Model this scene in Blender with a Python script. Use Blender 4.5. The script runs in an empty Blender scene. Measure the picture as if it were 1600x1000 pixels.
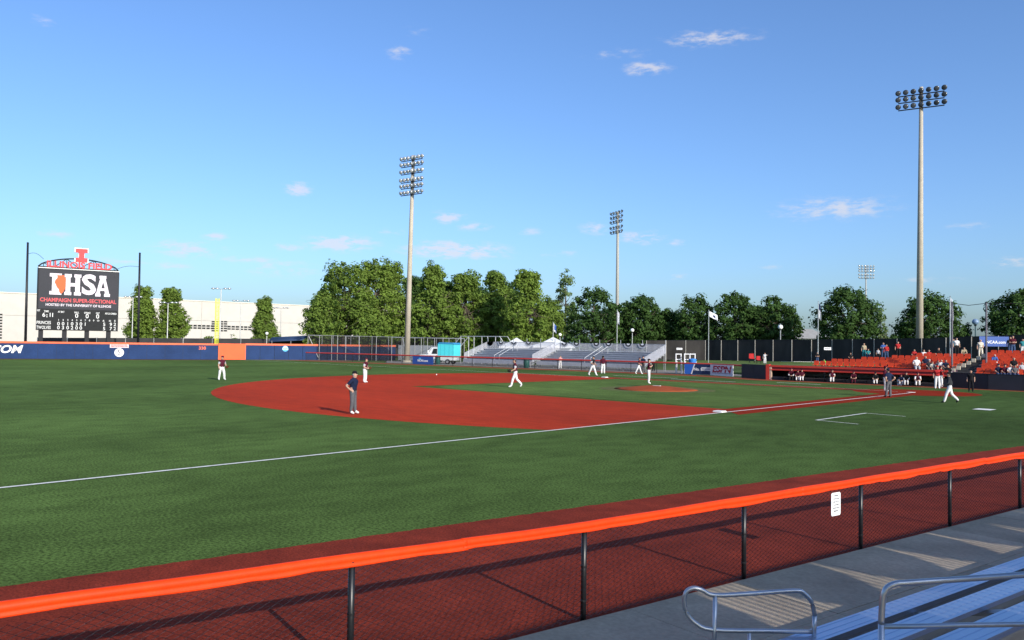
import bpy, bmesh, math, random
import numpy as np
from mathutils import Vector, Matrix

scene = bpy.context.scene
col = scene.collection
random.seed(7)

# ------------------------------------------------------------------ camera
CX, CY, CH = -19.1929, 61.9777, 3.1209
YAW, PITCH, ROLL, FPX = -0.812938, 0.0279986, 0.0136752, 1281.384
cF = Vector((math.cos(YAW)*math.cos(PITCH), math.sin(YAW)*math.cos(PITCH), math.sin(PITCH)))
cR = Vector((math.sin(YAW), -math.cos(YAW), 0))
cU = cR.cross(cF)
_cr, _sr = math.cos(ROLL), math.sin(ROLL)
cam_d = bpy.data.cameras.new('camera')
cam = bpy.data.objects.new('camera', cam_d)
col.objects.link(cam)
ax, ay, az = cR*_cr + cU*_sr, cU*_cr - cR*_sr, -cF
cam.matrix_world = Matrix(((ax.x, ay.x, az.x, CX), (ax.y, ay.y, az.y, CY), (ax.z, ay.z, az.z, CH), (0, 0, 0, 1)))
cam_d.sensor_width = 36.0
cam_d.lens = FPX/1600*36.0
cam_d.clip_start = 0.1
cam_d.clip_end = 9000
scene.camera = cam

# ------------------------------------------------------------------ light
SUN_EL = math.radians(23.5)
sun_h = Vector((-0.976, 0.218, 0)).normalized()        # horizontal direction towards the sun
sun_dir = Vector((sun_h.x*math.cos(SUN_EL), sun_h.y*math.cos(SUN_EL), math.sin(SUN_EL)))
sd = bpy.data.lights.new('sun', 'SUN')
sd.energy = 4.6
sd.angle = math.radians(0.55)
sd.color = (1.0, 0.93, 0.82)
sun = bpy.data.objects.new('sun', sd)
sun.rotation_euler = sun_dir.to_track_quat('Z', 'Y').to_euler()
sun.location = (-60, 70, 40)
col.objects.link(sun)

scene.view_settings.view_transform = 'Standard'
scene.view_settings.look = 'None'
scene.view_settings.exposure = 0.25
scene.view_settings.gamma = 1.0
scene.view_settings.use_curve_mapping = False
scene.render.engine = 'CYCLES'
scene.cycles.max_bounces = 5
scene.cycles.transparent_max_bounces = 16

# helpers: photograph pixel (1600 x 1000) -> world
def ray(u, v):
    a, b = u-800.0, v-500.0
    a, b = _cr*a + _sr*b, -_sr*a + _cr*b
    return cF + cR*(a/FPX) - cU*(b/FPX)
def at(u, v, depth):
    return Vector((CX, CY, CH)) + ray(u, v)*depth
def gp(u, v, z=0.0):
    d = ray(u, v); t = (z-CH)/d.z
    return Vector((CX, CY, CH)) + d*t
def onY(u, v, Y):
    d = ray(u, v); t = (Y-CY)/d.y
    return Vector((CX, CY, CH)) + d*t

# ------------------------------------------------------------------ sky
world = bpy.data.worlds.new('World')
scene.world = world
world.use_nodes = True
nt = world.node_tree
for n in list(nt.nodes): nt.nodes.remove(n)
def wn(t, **kw):
    n = nt.nodes.new(t)
    for k, v in kw.items(): setattr(n, k, v)
    return n
out = wn('ShaderNodeOutputWorld')
bg = wn('ShaderNodeBackground'); bg.inputs['Strength'].default_value = 0.137
sky = wn('ShaderNodeTexSky', sky_type='NISHITA', sun_disc=False)
sky.sun_elevation = SUN_EL
sky.sun_rotation = math.atan2(sun_h.x, sun_h.y)
sky.altitude = 200
sky.air_density = 1.0
sky.dust_density = 1.9
sky.ozone_density = 3.0
tint = wn('ShaderNodeMix', data_type='RGBA', blend_type='MULTIPLY'); tint.inputs[0].default_value = 1.0
tint.inputs[7].default_value = (0.82, 1.01, 1.28, 1)          # the camera's cool white balance
nt.links.new(sky.outputs[0], tint.inputs[6]); nt.links.new(tint.outputs[2], bg.inputs['Color'])
tc = wn('ShaderNodeTexCoord')
mp = wn('ShaderNodeMapping'); mp.inputs['Scale'].default_value = (1, 1, 3.2)
nt.links.new(tc.outputs['Generated'], mp.inputs['Vector'])
nz = wn('ShaderNodeTexNoise'); nz.inputs['Scale'].default_value = 46; nz.inputs['Detail'].default_value = 6
nz.inputs['Roughness'].default_value = 0.62
nt.links.new(mp.outputs[0], nz.inputs['Vector'])
def math_n(op, a, b=None, c=None):
    n = wn('ShaderNodeMath', operation=op)
    for i, x in enumerate((a, b, c)):
        if x is None: continue
        if isinstance(x, (int, float)): n.inputs[i].default_value = x
        else: nt.links.new(x, n.inputs[i])
    return n.outputs[0]
CLOUDS = [(68,33,16,9,.40),(623,82,17,11,.55),(652,50,24,16,.22),(1112,60,62,12,.62),(1010,107,34,9,.70),(965,84,52,9,.35),
 (466,295,19,9,.95),(700,340,26,9,.75),(740,354,26,7,.65),(1305,325,84,19,.52),(530,380,50,12,.90),(450,386,22,7,.62),
 (715,391,74,13,.95),(290,390,56,13,.62),(338,371,18,6,.72),(85,365,20,6,.65),(930,357,24,9,.66),(1003,371,30,10,.75),
 (1055,379,22,6,.45),(830,362,20,6,.55),(1515,354,34,7,.36),(1578,410,24,8,.55),(440,420,56,14,.45),(270,417,28,7,.5),(1060,432,20,6,.4),(385,406,56,7,.42),(872,396,44,6,.38),(190,408,44,7,.42),(1205,418,44,5,.3),(1450,438,46,6,.36),(610,362,26,6,.4)]
dirs = [(ray(u, v).normalized(), hw/FPX, hh/FPX, s) for u, v, hw, hh, s in CLOUDS]
rc = random.Random(3)
for k in range(7):                                    # the same fair-weather puffs go on round the horizon
    azm = YAW + math.radians(45 + 270*(k+rc.random()*.8)/7); el = math.radians(rc.uniform(6, 26))
    dirs.append((Vector((math.cos(azm)*math.cos(el), math.sin(azm)*math.cos(el), math.sin(el))), rc.uniform(.015, .05), rc.uniform(.005, .011), rc.uniform(.4, .9)))
acc = None
for d0, hw, hh, s in dirs:
    r = d0.cross(Vector((0, 0, 1))).normalized(); t = r.cross(d0)
    a = wn('ShaderNodeVectorMath', operation='DOT_PRODUCT'); a.inputs[1].default_value = r/hw
    b = wn('ShaderNodeVectorMath', operation='DOT_PRODUCT'); b.inputs[1].default_value = t/hh
    nt.links.new(tc.outputs['Generated'], a.inputs[0]); nt.links.new(tc.outputs['Generated'], b.inputs[0])
    x2 = math_n('MULTIPLY', a.outputs['Value'], a.outputs['Value'])
    e = math_n('MULTIPLY_ADD', b.outputs['Value'], b.outputs['Value'], x2)
    g = math_n('MULTIPLY', math_n('POWER', 0.42, e), s)
    acc = g if acc is None else math_n('MAXIMUM', acc, g)
dens = math_n('MULTIPLY_ADD', math_n('SUBTRACT', nz.outputs['Fac'], 0.5), 3.4, 0.62)
dens = math_n('MULTIPLY', acc, dens)
ss = wn('ShaderNodeMapRange', interpolation_type='SMOOTHSTEP')
ss.inputs['From Min'].default_value = 0.08; ss.inputs['From Max'].default_value = 0.62
ss.inputs['To Max'].default_value = 0.66
nt.links.new(dens, ss.inputs['Value'])
bgc = wn('ShaderNodeBackground'); bgc.inputs['Color'].default_value = (0.86, 0.83, 0.86, 1); bgc.inputs['Strength'].default_value = 0.80
mx = wn('ShaderNodeMixShader')
nt.links.new(ss.outputs[0], mx.inputs['Fac']); nt.links.new(bg.outputs[0], mx.inputs[1]); nt.links.new(bgc.outputs[0], mx.inputs[2])
nt.links.new(mx.outputs[0], out.inputs['Surface'])

# ------------------------------------------------------------------ materials
MATS = {}
def M(name, c, rough=.7, metal=0.0, var=.12, scale=6.0, bump=0.0, bscale=None, spec=.4, sheen=0.0, trans=0.0, detail=5, stretch=None, c2=None, scale2=None, var2=0.0, sheen_tint=None, drough=0.0, scale3=None, var3=0.0):
    if name in MATS: return MATS[name]
    m = bpy.data.materials.new(name); m.use_nodes = True
    t = m.node_tree; b = t.nodes['Principled BSDF']
    b.inputs['Roughness'].default_value = rough; b.inputs['Metallic'].default_value = metal
    b.inputs['Specular IOR Level'].default_value = spec
    if drough: b.inputs['Diffuse Roughness'].default_value = drough
    if sheen:
        b.inputs['Sheen Weight'].default_value = sheen; b.inputs['Sheen Roughness'].default_value = .28
        if sheen_tint: b.inputs['Sheen Tint'].default_value = (*sheen_tint, 1)
    co = t.nodes.new('ShaderNodeTexCoord'); vec = co.outputs['Object']
    if stretch:
        mpn = t.nodes.new('ShaderNodeMapping'); mpn.inputs['Scale'].default_value = stretch
        t.links.new(vec, mpn.inputs['Vector']); vec = mpn.outputs[0]
    n = t.nodes.new('ShaderNodeTexNoise'); n.inputs['Scale'].default_value = scale; n.inputs['Detail'].default_value = detail
    t.links.new(vec, n.inputs['Vector'])
    r = t.nodes.new('ShaderNodeMapRange'); r.inputs['From Min'].default_value = .3; r.inputs['From Max'].default_value = .7
    t.links.new(n.outputs['Fac'], r.inputs['Value'])
    mxc = t.nodes.new('ShaderNodeMix'); mxc.data_type = 'RGBA'
    hi = c2 if c2 else tuple(min(1, x*(1+var)) for x in c)
    mxc.inputs[6].default_value = (*[x*(1-var) for x in c], 1); mxc.inputs[7].default_value = (*hi, 1)
    t.links.new(r.outputs[0], mxc.inputs[0])
    last = mxc.outputs[2]
    if scale2:
        n2 = t.nodes.new('ShaderNodeTexNoise'); n2.inputs['Scale'].default_value = scale2; n2.inputs['Detail'].default_value = 6
        t.links.new(vec, n2.inputs['Vector'])
        r2 = t.nodes.new('ShaderNodeMapRange'); r2.inputs['From Min'].default_value = .3; r2.inputs['From Max'].default_value = .7
        r2.inputs['To Min'].default_value = 1-var2; r2.inputs['To Max'].default_value = 1+var2
        t.links.new(n2.outputs['Fac'], r2.inputs['Value'])
        vm = t.nodes.new('ShaderNodeVectorMath'); vm.operation = 'SCALE'
        t.links.new(last, vm.inputs[0]); t.links.new(r2.outputs[0], vm.inputs['Scale']); last = vm.outputs[0]
    if scale3:
        n3 = t.nodes.new('ShaderNodeTexNoise'); n3.inputs['Scale'].default_value = scale3; n3.inputs['Detail'].default_value = 3; n3.inputs['Roughness'].default_value = .7
        t.links.new(co.outputs['Object'], n3.inputs['Vector'])
        r3 = t.nodes.new('ShaderNodeMapRange'); r3.inputs['From Min'].default_value = .32; r3.inputs['From Max'].default_value = .68
        r3.inputs['To Min'].default_value = 1-var3; r3.inputs['To Max'].default_value = 1+var3
        t.links.new(n3.outputs['Fac'], r3.inputs['Value'])
        vm3 = t.nodes.new('ShaderNodeVectorMath'); vm3.operation = 'SCALE'
        t.links.new(last, vm3.inputs[0]); t.links.new(r3.outputs[0], vm3.inputs['Scale']); last = vm3.outputs[0]
    t.links.new(last, b.inputs['Base Color'])
    if bump:
        nb = t.nodes.new('ShaderNodeTexNoise'); nb.inputs['Scale'].default_value = bscale or scale*4; nb.inputs['Detail'].default_value = 4
        t.links.new(vec, nb.inputs['Vector'])
        bp = t.nodes.new('ShaderNodeBump'); bp.inputs['Strength'].default_value = bump; bp.inputs['Distance'].default_value = .02
        t.links.new(nb.outputs['Fac'], bp.inputs['Height']); t.links.new(bp.outputs[0], b.inputs['Normal'])
    if trans:
        tr = t.nodes.new('ShaderNodeBsdfTranslucent'); t.links.new(last, tr.inputs['Color'])
        ms = t.nodes.new('ShaderNodeMixShader'); ms.inputs[0].default_value = trans
        o = t.nodes['Material Output']
        t.links.new(b.outputs[0], ms.inputs[1]); t.links.new(tr.outputs[0], ms.inputs[2]); t.links.new(ms.outputs[0], o.inputs['Surface'])
    MATS[name] = m
    return m
def NET(name, c, alpha, scale=0):
    """open netting too fine to model: lets part of the light through"""
    if name in MATS: return MATS[name]
    m = M(name, c, rough=.9, var=.1, scale=3)
    t = m.node_tree; b = t.nodes['Principled BSDF']; o = t.nodes['Material Output']
    tr = t.nodes.new('ShaderNodeBsdfTransparent'); ms = t.nodes.new('ShaderNodeMixShader'); ms.inputs[0].default_value = alpha
    t.links.new(tr.outputs[0], ms.inputs[1]); t.links.new(b.outputs[0], ms.inputs[2]); t.links.new(ms.outputs[0], o.inputs['Surface'])
    return m

# ------------------------------------------------------------------ mesh helpers
class MB:
    def __init__(s): s.v = []; s.f = []; s.m = []
    def poly(s, pts, mi=0):
        i = len(s.v); s.v += [tuple(p) for p in pts]; s.f.append(tuple(range(i, i+len(pts)))); s.m.append(mi); return s
    def box(s, x0, x1, y0, y1, z0, z1, mi=0, skew=None):
        i = len(s.v)
        s.v += [(x0,y0,z0),(x1,y0,z0),(x1,y1,z0),(x0,y1,z0),(x0,y0,z1),(x1,y0,z1),(x1,y1,z1),(x0,y1,z1)]
        for f in ((3,2,1,0),(4,5,6,7),(0,1,5,4),(1,2,6,5),(2,3,7,6),(3,0,4,7)):
            s.f.append(tuple(i+k for k in f)); s.m.append(mi)
        return s
    def wall(s, a, b, th, z0, z1, mi=0, z0b=None, z1b=None):
        """upright slab from a to b (xy), thickness th centred"""
        a = Vector((a[0], a[1])); b = Vector((b[0], b[1])); d = (b-a).normalized(); n = Vector((-d.y, d.x))*th/2
        z0b = z0 if z0b is None else z0b; z1b = z1 if z1b is None else z1b
        i = len(s.v)
        for p, zz in ((a-n, z0), (b-n, z0b), (b+n, z0b), (a+n, z0), (a-n, z1), (b-n, z1b), (b+n, z1b), (a+n, z1)): s.v.append((p.x, p.y, zz))
        for f in ((3,2,1,0),(4,5,6,7),(0,1,5,4),(1,2,6,5),(2,3,7,6),(3,0,4,7)):
            s.f.append(tuple(i+k for k in f)); s.m.append(mi)
        return s
    def tube(s, path, r, n=8, mi=0, r1=None, flat=1.0):
        P = [Vector(p) for p in path]; L = len(P); rings = []
        up = Vector((0, 0, 1))
        for k, p in enumerate(P):
            d = (P[min(k+1, L-1)]-P[max(k-1, 0)])
            d = d.normalized() if d.length > 1e-9 else Vector((0, 0, 1))
            ref = up if abs(d.z) < .95 else Vector((1, 0, 0))
            a = d.cross(ref).normalized(); b = a.cross(d).normalized()
            rr = r if r1 is None else r + (r1-r)*k/max(1, L-1)
            if isinstance(r, (list, tuple)): rr = r[k]
            i = len(s.v)
            for q in range(n):
                t = 2*math.pi*q/n; s.v.append(tuple(p + a*math.cos(t)*rr + b*math.sin(t)*rr*flat))
            rings.append(i)
        for k in range(L-1):
            for q in range(n):
                q2 = (q+1) % n
                s.f.append((rings[k]+q, rings[k]+q2, rings[k+1]+q2, rings[k+1]+q)); s.m.append(mi)
        s.f.append(tuple(rings[0]+q for q in reversed(range(n)))); s.m.append(mi)
        s.f.append(tuple(rings[-1]+q for q in range(n))); s.m.append(mi)
        return s
    def lathe(s, prof, c=(0, 0, 0), n=12, mi=0, axis=None):
        """prof: list of (r, z); axis: unit vector the z of the profile maps to"""
        c = Vector(c); w = Vector(axis).normalized() if axis is not None else Vector((0, 0, 1))
        ref = Vector((1, 0, 0)) if abs(w.x) < .9 else Vector((0, 1, 0))
        a = w.cross(ref).normalized(); b = w.cross(a)
        base = len(s.v)
        for r, z in prof:
            for q in range(n):
                t = 2*math.pi*q/n; s.v.append(tuple(c + w*z + a*math.cos(t)*r + b*math.sin(t)*r))
        for k in range(len(prof)-1):
            for q in range(n):
                q2 = (q+1) % n; i = base+k*n
                s.f.append((i+q, i+n+q, i+n+q2, i+q2)); s.m.append(mi)
        s.f.append(tuple(base+q for q in range(n))); s.m.append(mi)
        e = base+(len(prof)-1)*n
        s.f.append(tuple(e+q for q in reversed(range(n)))); s.m.append(mi)
        return s
    def prism(s, pts, o, ex, ey, ez, depth, mi=0):
        """2-D outline pts in the plane o + x*ex + y*ey, extruded along ez"""
        o, ex, ey, ez = Vector(o), Vector(ex), Vector(ey), Vector(ez); n = len(pts); i = len(s.v)
        for dd in (0, depth):
            for x, y in pts: s.v.append(tuple(o+ex*x+ey*y+ez*dd))
        s.f.append(tuple(i+k for k in reversed(range(n)))); s.m.append(mi)
        s.f.append(tuple(i+n+k for k in range(n))); s.m.append(mi)
        for k in range(n):
            k2 = (k+1) % n; s.f.append((i+k, i+k2, i+n+k2, i+n+k)); s.m.append(mi)
        return s
    def mesh(s, name, mats, smooth=False):
        me = bpy.data.meshes.new(name); me.from_pydata(s.v, [], s.f)
        for m in (mats if isinstance(mats, (list, tuple)) else [mats]): me.materials.append(m)
        if any(s.m): me.polygons.foreach_set('material_index', s.m)
        if smooth: me.polygons.foreach_set('use_smooth', [True]*len(me.polygons))
        me.update(); return me
    def build(s, name, mats, parent=None, smooth=False, fix=False, local=False):
        me = s.mesh(name, mats, smooth)
        if fix:
            bm = bmesh.new(); bm.from_mesh(me); bmesh.ops.recalc_face_normals(bm, faces=bm.faces); bm.to_mesh(me); bm.free()
        return link(name, me, parent, local)
def link(name, me, parent=None, local=False):
    o = bpy.data.objects.new(name, me); col.objects.link(o)
    if parent is not None: adopt(o, parent, local)
    return o
def root_mat(p):
    m = p.matrix_basis.copy()
    return m if p.parent is None else root_mat(p.parent) @ p.matrix_parent_inverse @ m
def adopt(o, p, local=False):
    o.parent = p
    if not local: o.matrix_parent_inverse = root_mat(p).inverted()
def tag(o, label=None, cat=None, group=None, kind=None):
    if label: o['label'] = label
    if cat: o['category'] = cat
    if group: o['group'] = group
    if kind: o['kind'] = kind
    return o
def empty(name, loc=(0, 0, 0), rz=0.0):
    o = bpy.data.objects.new(name, None); col.objects.link(o); o.location = loc; o.rotation_euler = (0, 0, rz)
    o.empty_display_size = .3
    return o
def copy_tree(o, parent=None):
    c = o.copy(); col.objects.link(c)
    if parent is not None: c.parent = parent
    for ch in o.children: copy_tree(ch, c)
    return c
TEXTS = {}
def text_mesh(body, size=1.0, bold=0.0, shear=0.0, depth=0.02, mat=None, align='CENTER', sx=1.0):
    cu = bpy.data.curves.new('lettering', 'FONT'); cu.body = body; cu.size = size; cu.offset = bold*size; cu.shear = shear
    cu.extrude = depth; cu.align_x = align; cu.align_y = 'CENTER'; cu.resolution_u = 3
    ob = bpy.data.objects.new('lettering', cu); col.objects.link(ob)
    dg = bpy.context.evaluated_depsgraph_get()
    me = bpy.data.meshes.new_from_object(ob.evaluated_get(dg))
    bpy.data.objects.remove(ob); bpy.data.curves.remove(cu)
    if sx != 1.0: me.transform(Matrix.Diagonal((sx, 1, 1, 1)))
    me.materials.clear(); me.materials.append(mat)
    return me
def frame(o, ex, ez):
    """matrix whose local x runs along ex, local y along ez (up), facing ex x ez"""
    ex = Vector(ex).normalized(); ey = Vector(ez).normalized(); n = ex.cross(ey)
    return Matrix(((ex.x, ey.x, n.x, o[0]), (ex.y, ey.y, n.y, o[1]), (ex.z, ey.z, n.z, o[2]), (0, 0, 0, 1)))
PENDING = []
def text(name, body, o, ex, parent, size, mat, bold=0.0, shear=0.0, depth=.012, sx=1.0, ez=(0, 0, 1), align='CENTER'):
    me = text_mesh(body, size, bold, shear, depth, mat, align, sx)
    me.transform(frame(o, ex, ez))
    return link(name, me, parent)
def panel_seq(mb_fn, n): return [mb_fn(i) for i in range(n)]
# ------------------------------------------------------------------ bodies (made first, one per pose; shared by the people further down)
def lean_pts(d, ang, keys, piv):
    c, s = math.cos(ang), math.sin(ang)
    for k in keys:
        x, y, z = d[k]; y -= piv[1]; z -= piv[2]
        d[k] = (x, piv[1]+c*y+s*z, piv[2]-s*y+c*z)
def make_pose(lean=0, arms=None, legs=None, sit=False, head=None):
    d = dict(pelvis=(0,0,.95), waist=(0,.0,1.09), chest=(0,.012,1.27), upper=(0,0,1.425), neck=(0,.006,1.50), jaw=(0,.034,1.565), head=(0,.026,1.655), top=(0,.010,1.725),
        shL=(-.185,0,1.40), shR=(.185,0,1.40))
    up = ['waist','chest','upper','neck','jaw','head','top','shL','shR']
    A = dict(elL=(-.255,-.03,1.14), wrL=(-.275,.05,.90), haL=(-.27,.075,.83), elR=(.255,-.03,1.14), wrR=(.275,.05,.90), haR=(.27,.075,.83))
    if arms: A.update(arms)
    d.update(A)
    L = dict(hiL=(-.095,0,.90), knL=(-.12,.025,.50), anL=(-.13,-.01,.10), toL=(-.15,.15,.045), hiR=(.095,0,.90), knR=(.12,.025,.50), anR=(.13,-.01,.10), toR=(.15,.15,.045))
    if legs: L.update(legs)
    d.update(L)
    if lean: lean_pts(d, lean, up + [k for k in A if not (arms and arms.get('fixed'))], d['pelvis'])
    d.pop('fixed', None)
    if sit:
        for k in list(d):
            if k not in ('knL','knR','anL','anR','toL','toR'): d[k] = (d[k][0], d[k][1], d[k][2]-.46)
        d['knL'] = (-.13,.42,.47); d['knR'] = (.13,.42,.47); d['anL'] = (-.14,.40,.10); d['anR'] = (.14,.42,.10); d['toL'] = (-.16,.57,.045); d['toR'] = (.16,.58,.045)
    return d
POSES = {}
POSES['stand'] = make_pose()
POSES['stand2'] = make_pose(arms=dict(elL=(-.25,-.05,1.14), wrL=(-.2,.12,1.0), haL=(-.16,.18,.99)), legs=dict(knL=(-.13,.06,.5), anL=(-.17,.05,.10), toL=(-.22,.2,.045)))
POSES['hips'] = make_pose(lean=.06, arms=dict(elL=(-.36,-.17,1.17), wrL=(-.2,.0,.99), haL=(-.15,.06,.97), elR=(.36,-.17,1.17), wrR=(.2,.0,.99), haR=(.15,.06,.97)), legs=dict(anL=(-.15,.04,.10), toL=(-.18,.21,.045), anR=(.12,-.03,.1), toR=(.14,.14,.045)))
POSES['knees'] = make_pose(lean=.75, arms=dict(elL=(-.27,.30,1.02), wrL=(-.2,.36,.78), haL=(-.17,.4,.72), elR=(.27,.30,1.02), wrR=(.2,.36,.78), haR=(.17,.4,.72), fixed=True), legs=dict(knL=(-.2,.22,.52), anL=(-.26,.0,.1), toL=(-.3,.17,.045), knR=(.2,.22,.52), anR=(.26,.0,.1), toR=(.3,.17,.045)))
POSES['walk'] = make_pose(lean=.05, arms=dict(elL=(-.25,.06,1.15), wrL=(-.22,.27,1.05), haL=(-.2,.34,1.03), elR=(.25,-.12,1.16), wrR=(.26,-.06,.93), haR=(.25,-.02,.86)),
    legs=dict(knR=(.11,-.1,.5), anR=(.11,-.42,.2), toR=(.12,-.32,.045), knL=(-.11,.17,.52), anL=(-.11,.27,.10), toL=(-.13,.44,.05)))
POSES['stride'] = make_pose(lean=.08, arms=dict(elL=(-.25,.02,1.14), wrL=(-.2,.22,1.0), haL=(-.18,.29,.98), elR=(.26,-.02,1.14), wrR=(.24,.2,1.06), haR=(.22,.27,1.07)),
    legs=dict(knR=(.12,-.16,.52), anR=(.13,-.36,.12), toR=(.15,-.2,.045), knL=(-.13,.16,.5), anL=(-.14,.3,.09), toL=(-.16,.46,.045)))
POSES['glove'] = make_pose(lean=.1, arms=dict(elL=(-.27,.02,1.13), wrL=(-.12,.26,1.05), haL=(-.06,.31,1.06), elR=(.26,.0,1.13), wrR=(.12,.25,1.06), haR=(.06,.3,1.07)))
POSES['glove2'] = make_pose(lean=.1, arms=dict(elL=(-.28,.0,1.15), wrL=(-.25,.22,1.0), haL=(-.24,.29,.98), elR=(.26,.0,1.13), wrR=(.25,.1,.9), haR=(.24,.15,.84)), legs=dict(anL=(-.2,.05,.1), toL=(-.24,.2,.045), knL=(-.16,.08,.5), anR=(.17,-.08,.1), toR=(.2,.08,.045), knR=(.14,-.02,.5)))
POSES['pitch'] = make_pose(arms=dict(elL=(-.24,.1,1.2), wrL=(-.06,.24,1.32), haL=(-.02,.27,1.37), elR=(.24,.1,1.2), wrR=(.06,.24,1.32), haR=(.02,.27,1.37)))
POSES['cross'] = make_pose(arms=dict(elL=(-.25,.06,1.15), wrL=(-.03,.2,1.19), haL=(.06,.19,1.2), elR=(.25,.06,1.13), wrR=(.03,.22,1.15), haR=(-.06,.2,1.16)))
POSES['rail'] = make_pose(lean=.35, arms=dict(elL=(-.28,.3,1.1), wrL=(-.18,.5,1.12), haL=(-.12,.55,1.14), elR=(.28,.3,1.1), wrR=(.18,.5,1.12), haR=(.12,.55,1.14), fixed=True))
POSES['sit'] = make_pose(sit=True, arms=dict(elL=(-.26,.03,1.15), wrL=(-.16,.25,1.04), haL=(-.12,.32,1.03), elR=(.26,.03,1.15), wrR=(.16,.25,1.04), haR=(.12,.32,1.03)))
POSES['sit2'] = make_pose(sit=True, lean=.4, arms=dict(elL=(-.25,.36,1.0), wrL=(-.1,.45,.98), haL=(-.04,.5,.97), elR=(.25,.36,1.0), wrR=(.1,.45,.98), haR=(.04,.5,.97), fixed=True))
POSES['point'] = make_pose(arms=dict(elL=(-.36,.14,1.33), wrL=(-.42,.36,1.42), haL=(-.43,.44,1.45)))
POSES['bat'] = make_pose(lean=.1, arms=dict(elL=(-.27,.05,1.17), wrL=(-.05,.22,1.2), haL=(.0,.24,1.24), elR=(.27,.05,1.2), wrR=(.07,.2,1.27), haR=(.02,.22,1.32)), legs=dict(anL=(-.22,.03,.1), toL=(-.26,.18,.045), anR=(.22,.0,.1), toR=(.26,.16,.045)))
RAD = dict(pelvis=(.18,.14), waist=(.17,.135), chest=(.20,.145), upper=(.15,.105), neck=(.062,.066), jaw=(.082,.092), head=(.104,.122), top=(.078,.09),
    sh=(.085,.085), el=(.054,.054), wr=(.036,.036), ha=(.026,.04), hi=(.115,.12), kn=(.086,.09), an=(.07,.075), to=(.04,.03))
EDG = [('pelvis','waist'),('waist','chest'),('chest','upper'),('upper','neck'),('neck','jaw'),('jaw','head'),('head','top')]
for S_ in 'LR':
    EDG += [('upper','sh'+S_),('sh'+S_,'el'+S_),('el'+S_,'wr'+S_),('wr'+S_,'ha'+S_),('pelvis','hi'+S_),('hi'+S_,'kn'+S_),('kn'+S_,'an'+S_),('an'+S_,'to'+S_)]
def seg_dist(P, a, b):
    a, b = np.array(a), np.array(b); d = b-a; t = np.clip(((P-a)@d)/(d@d), 0, 1)
    return np.linalg.norm(P-(a+t[:, None]*d), axis=1), t
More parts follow.
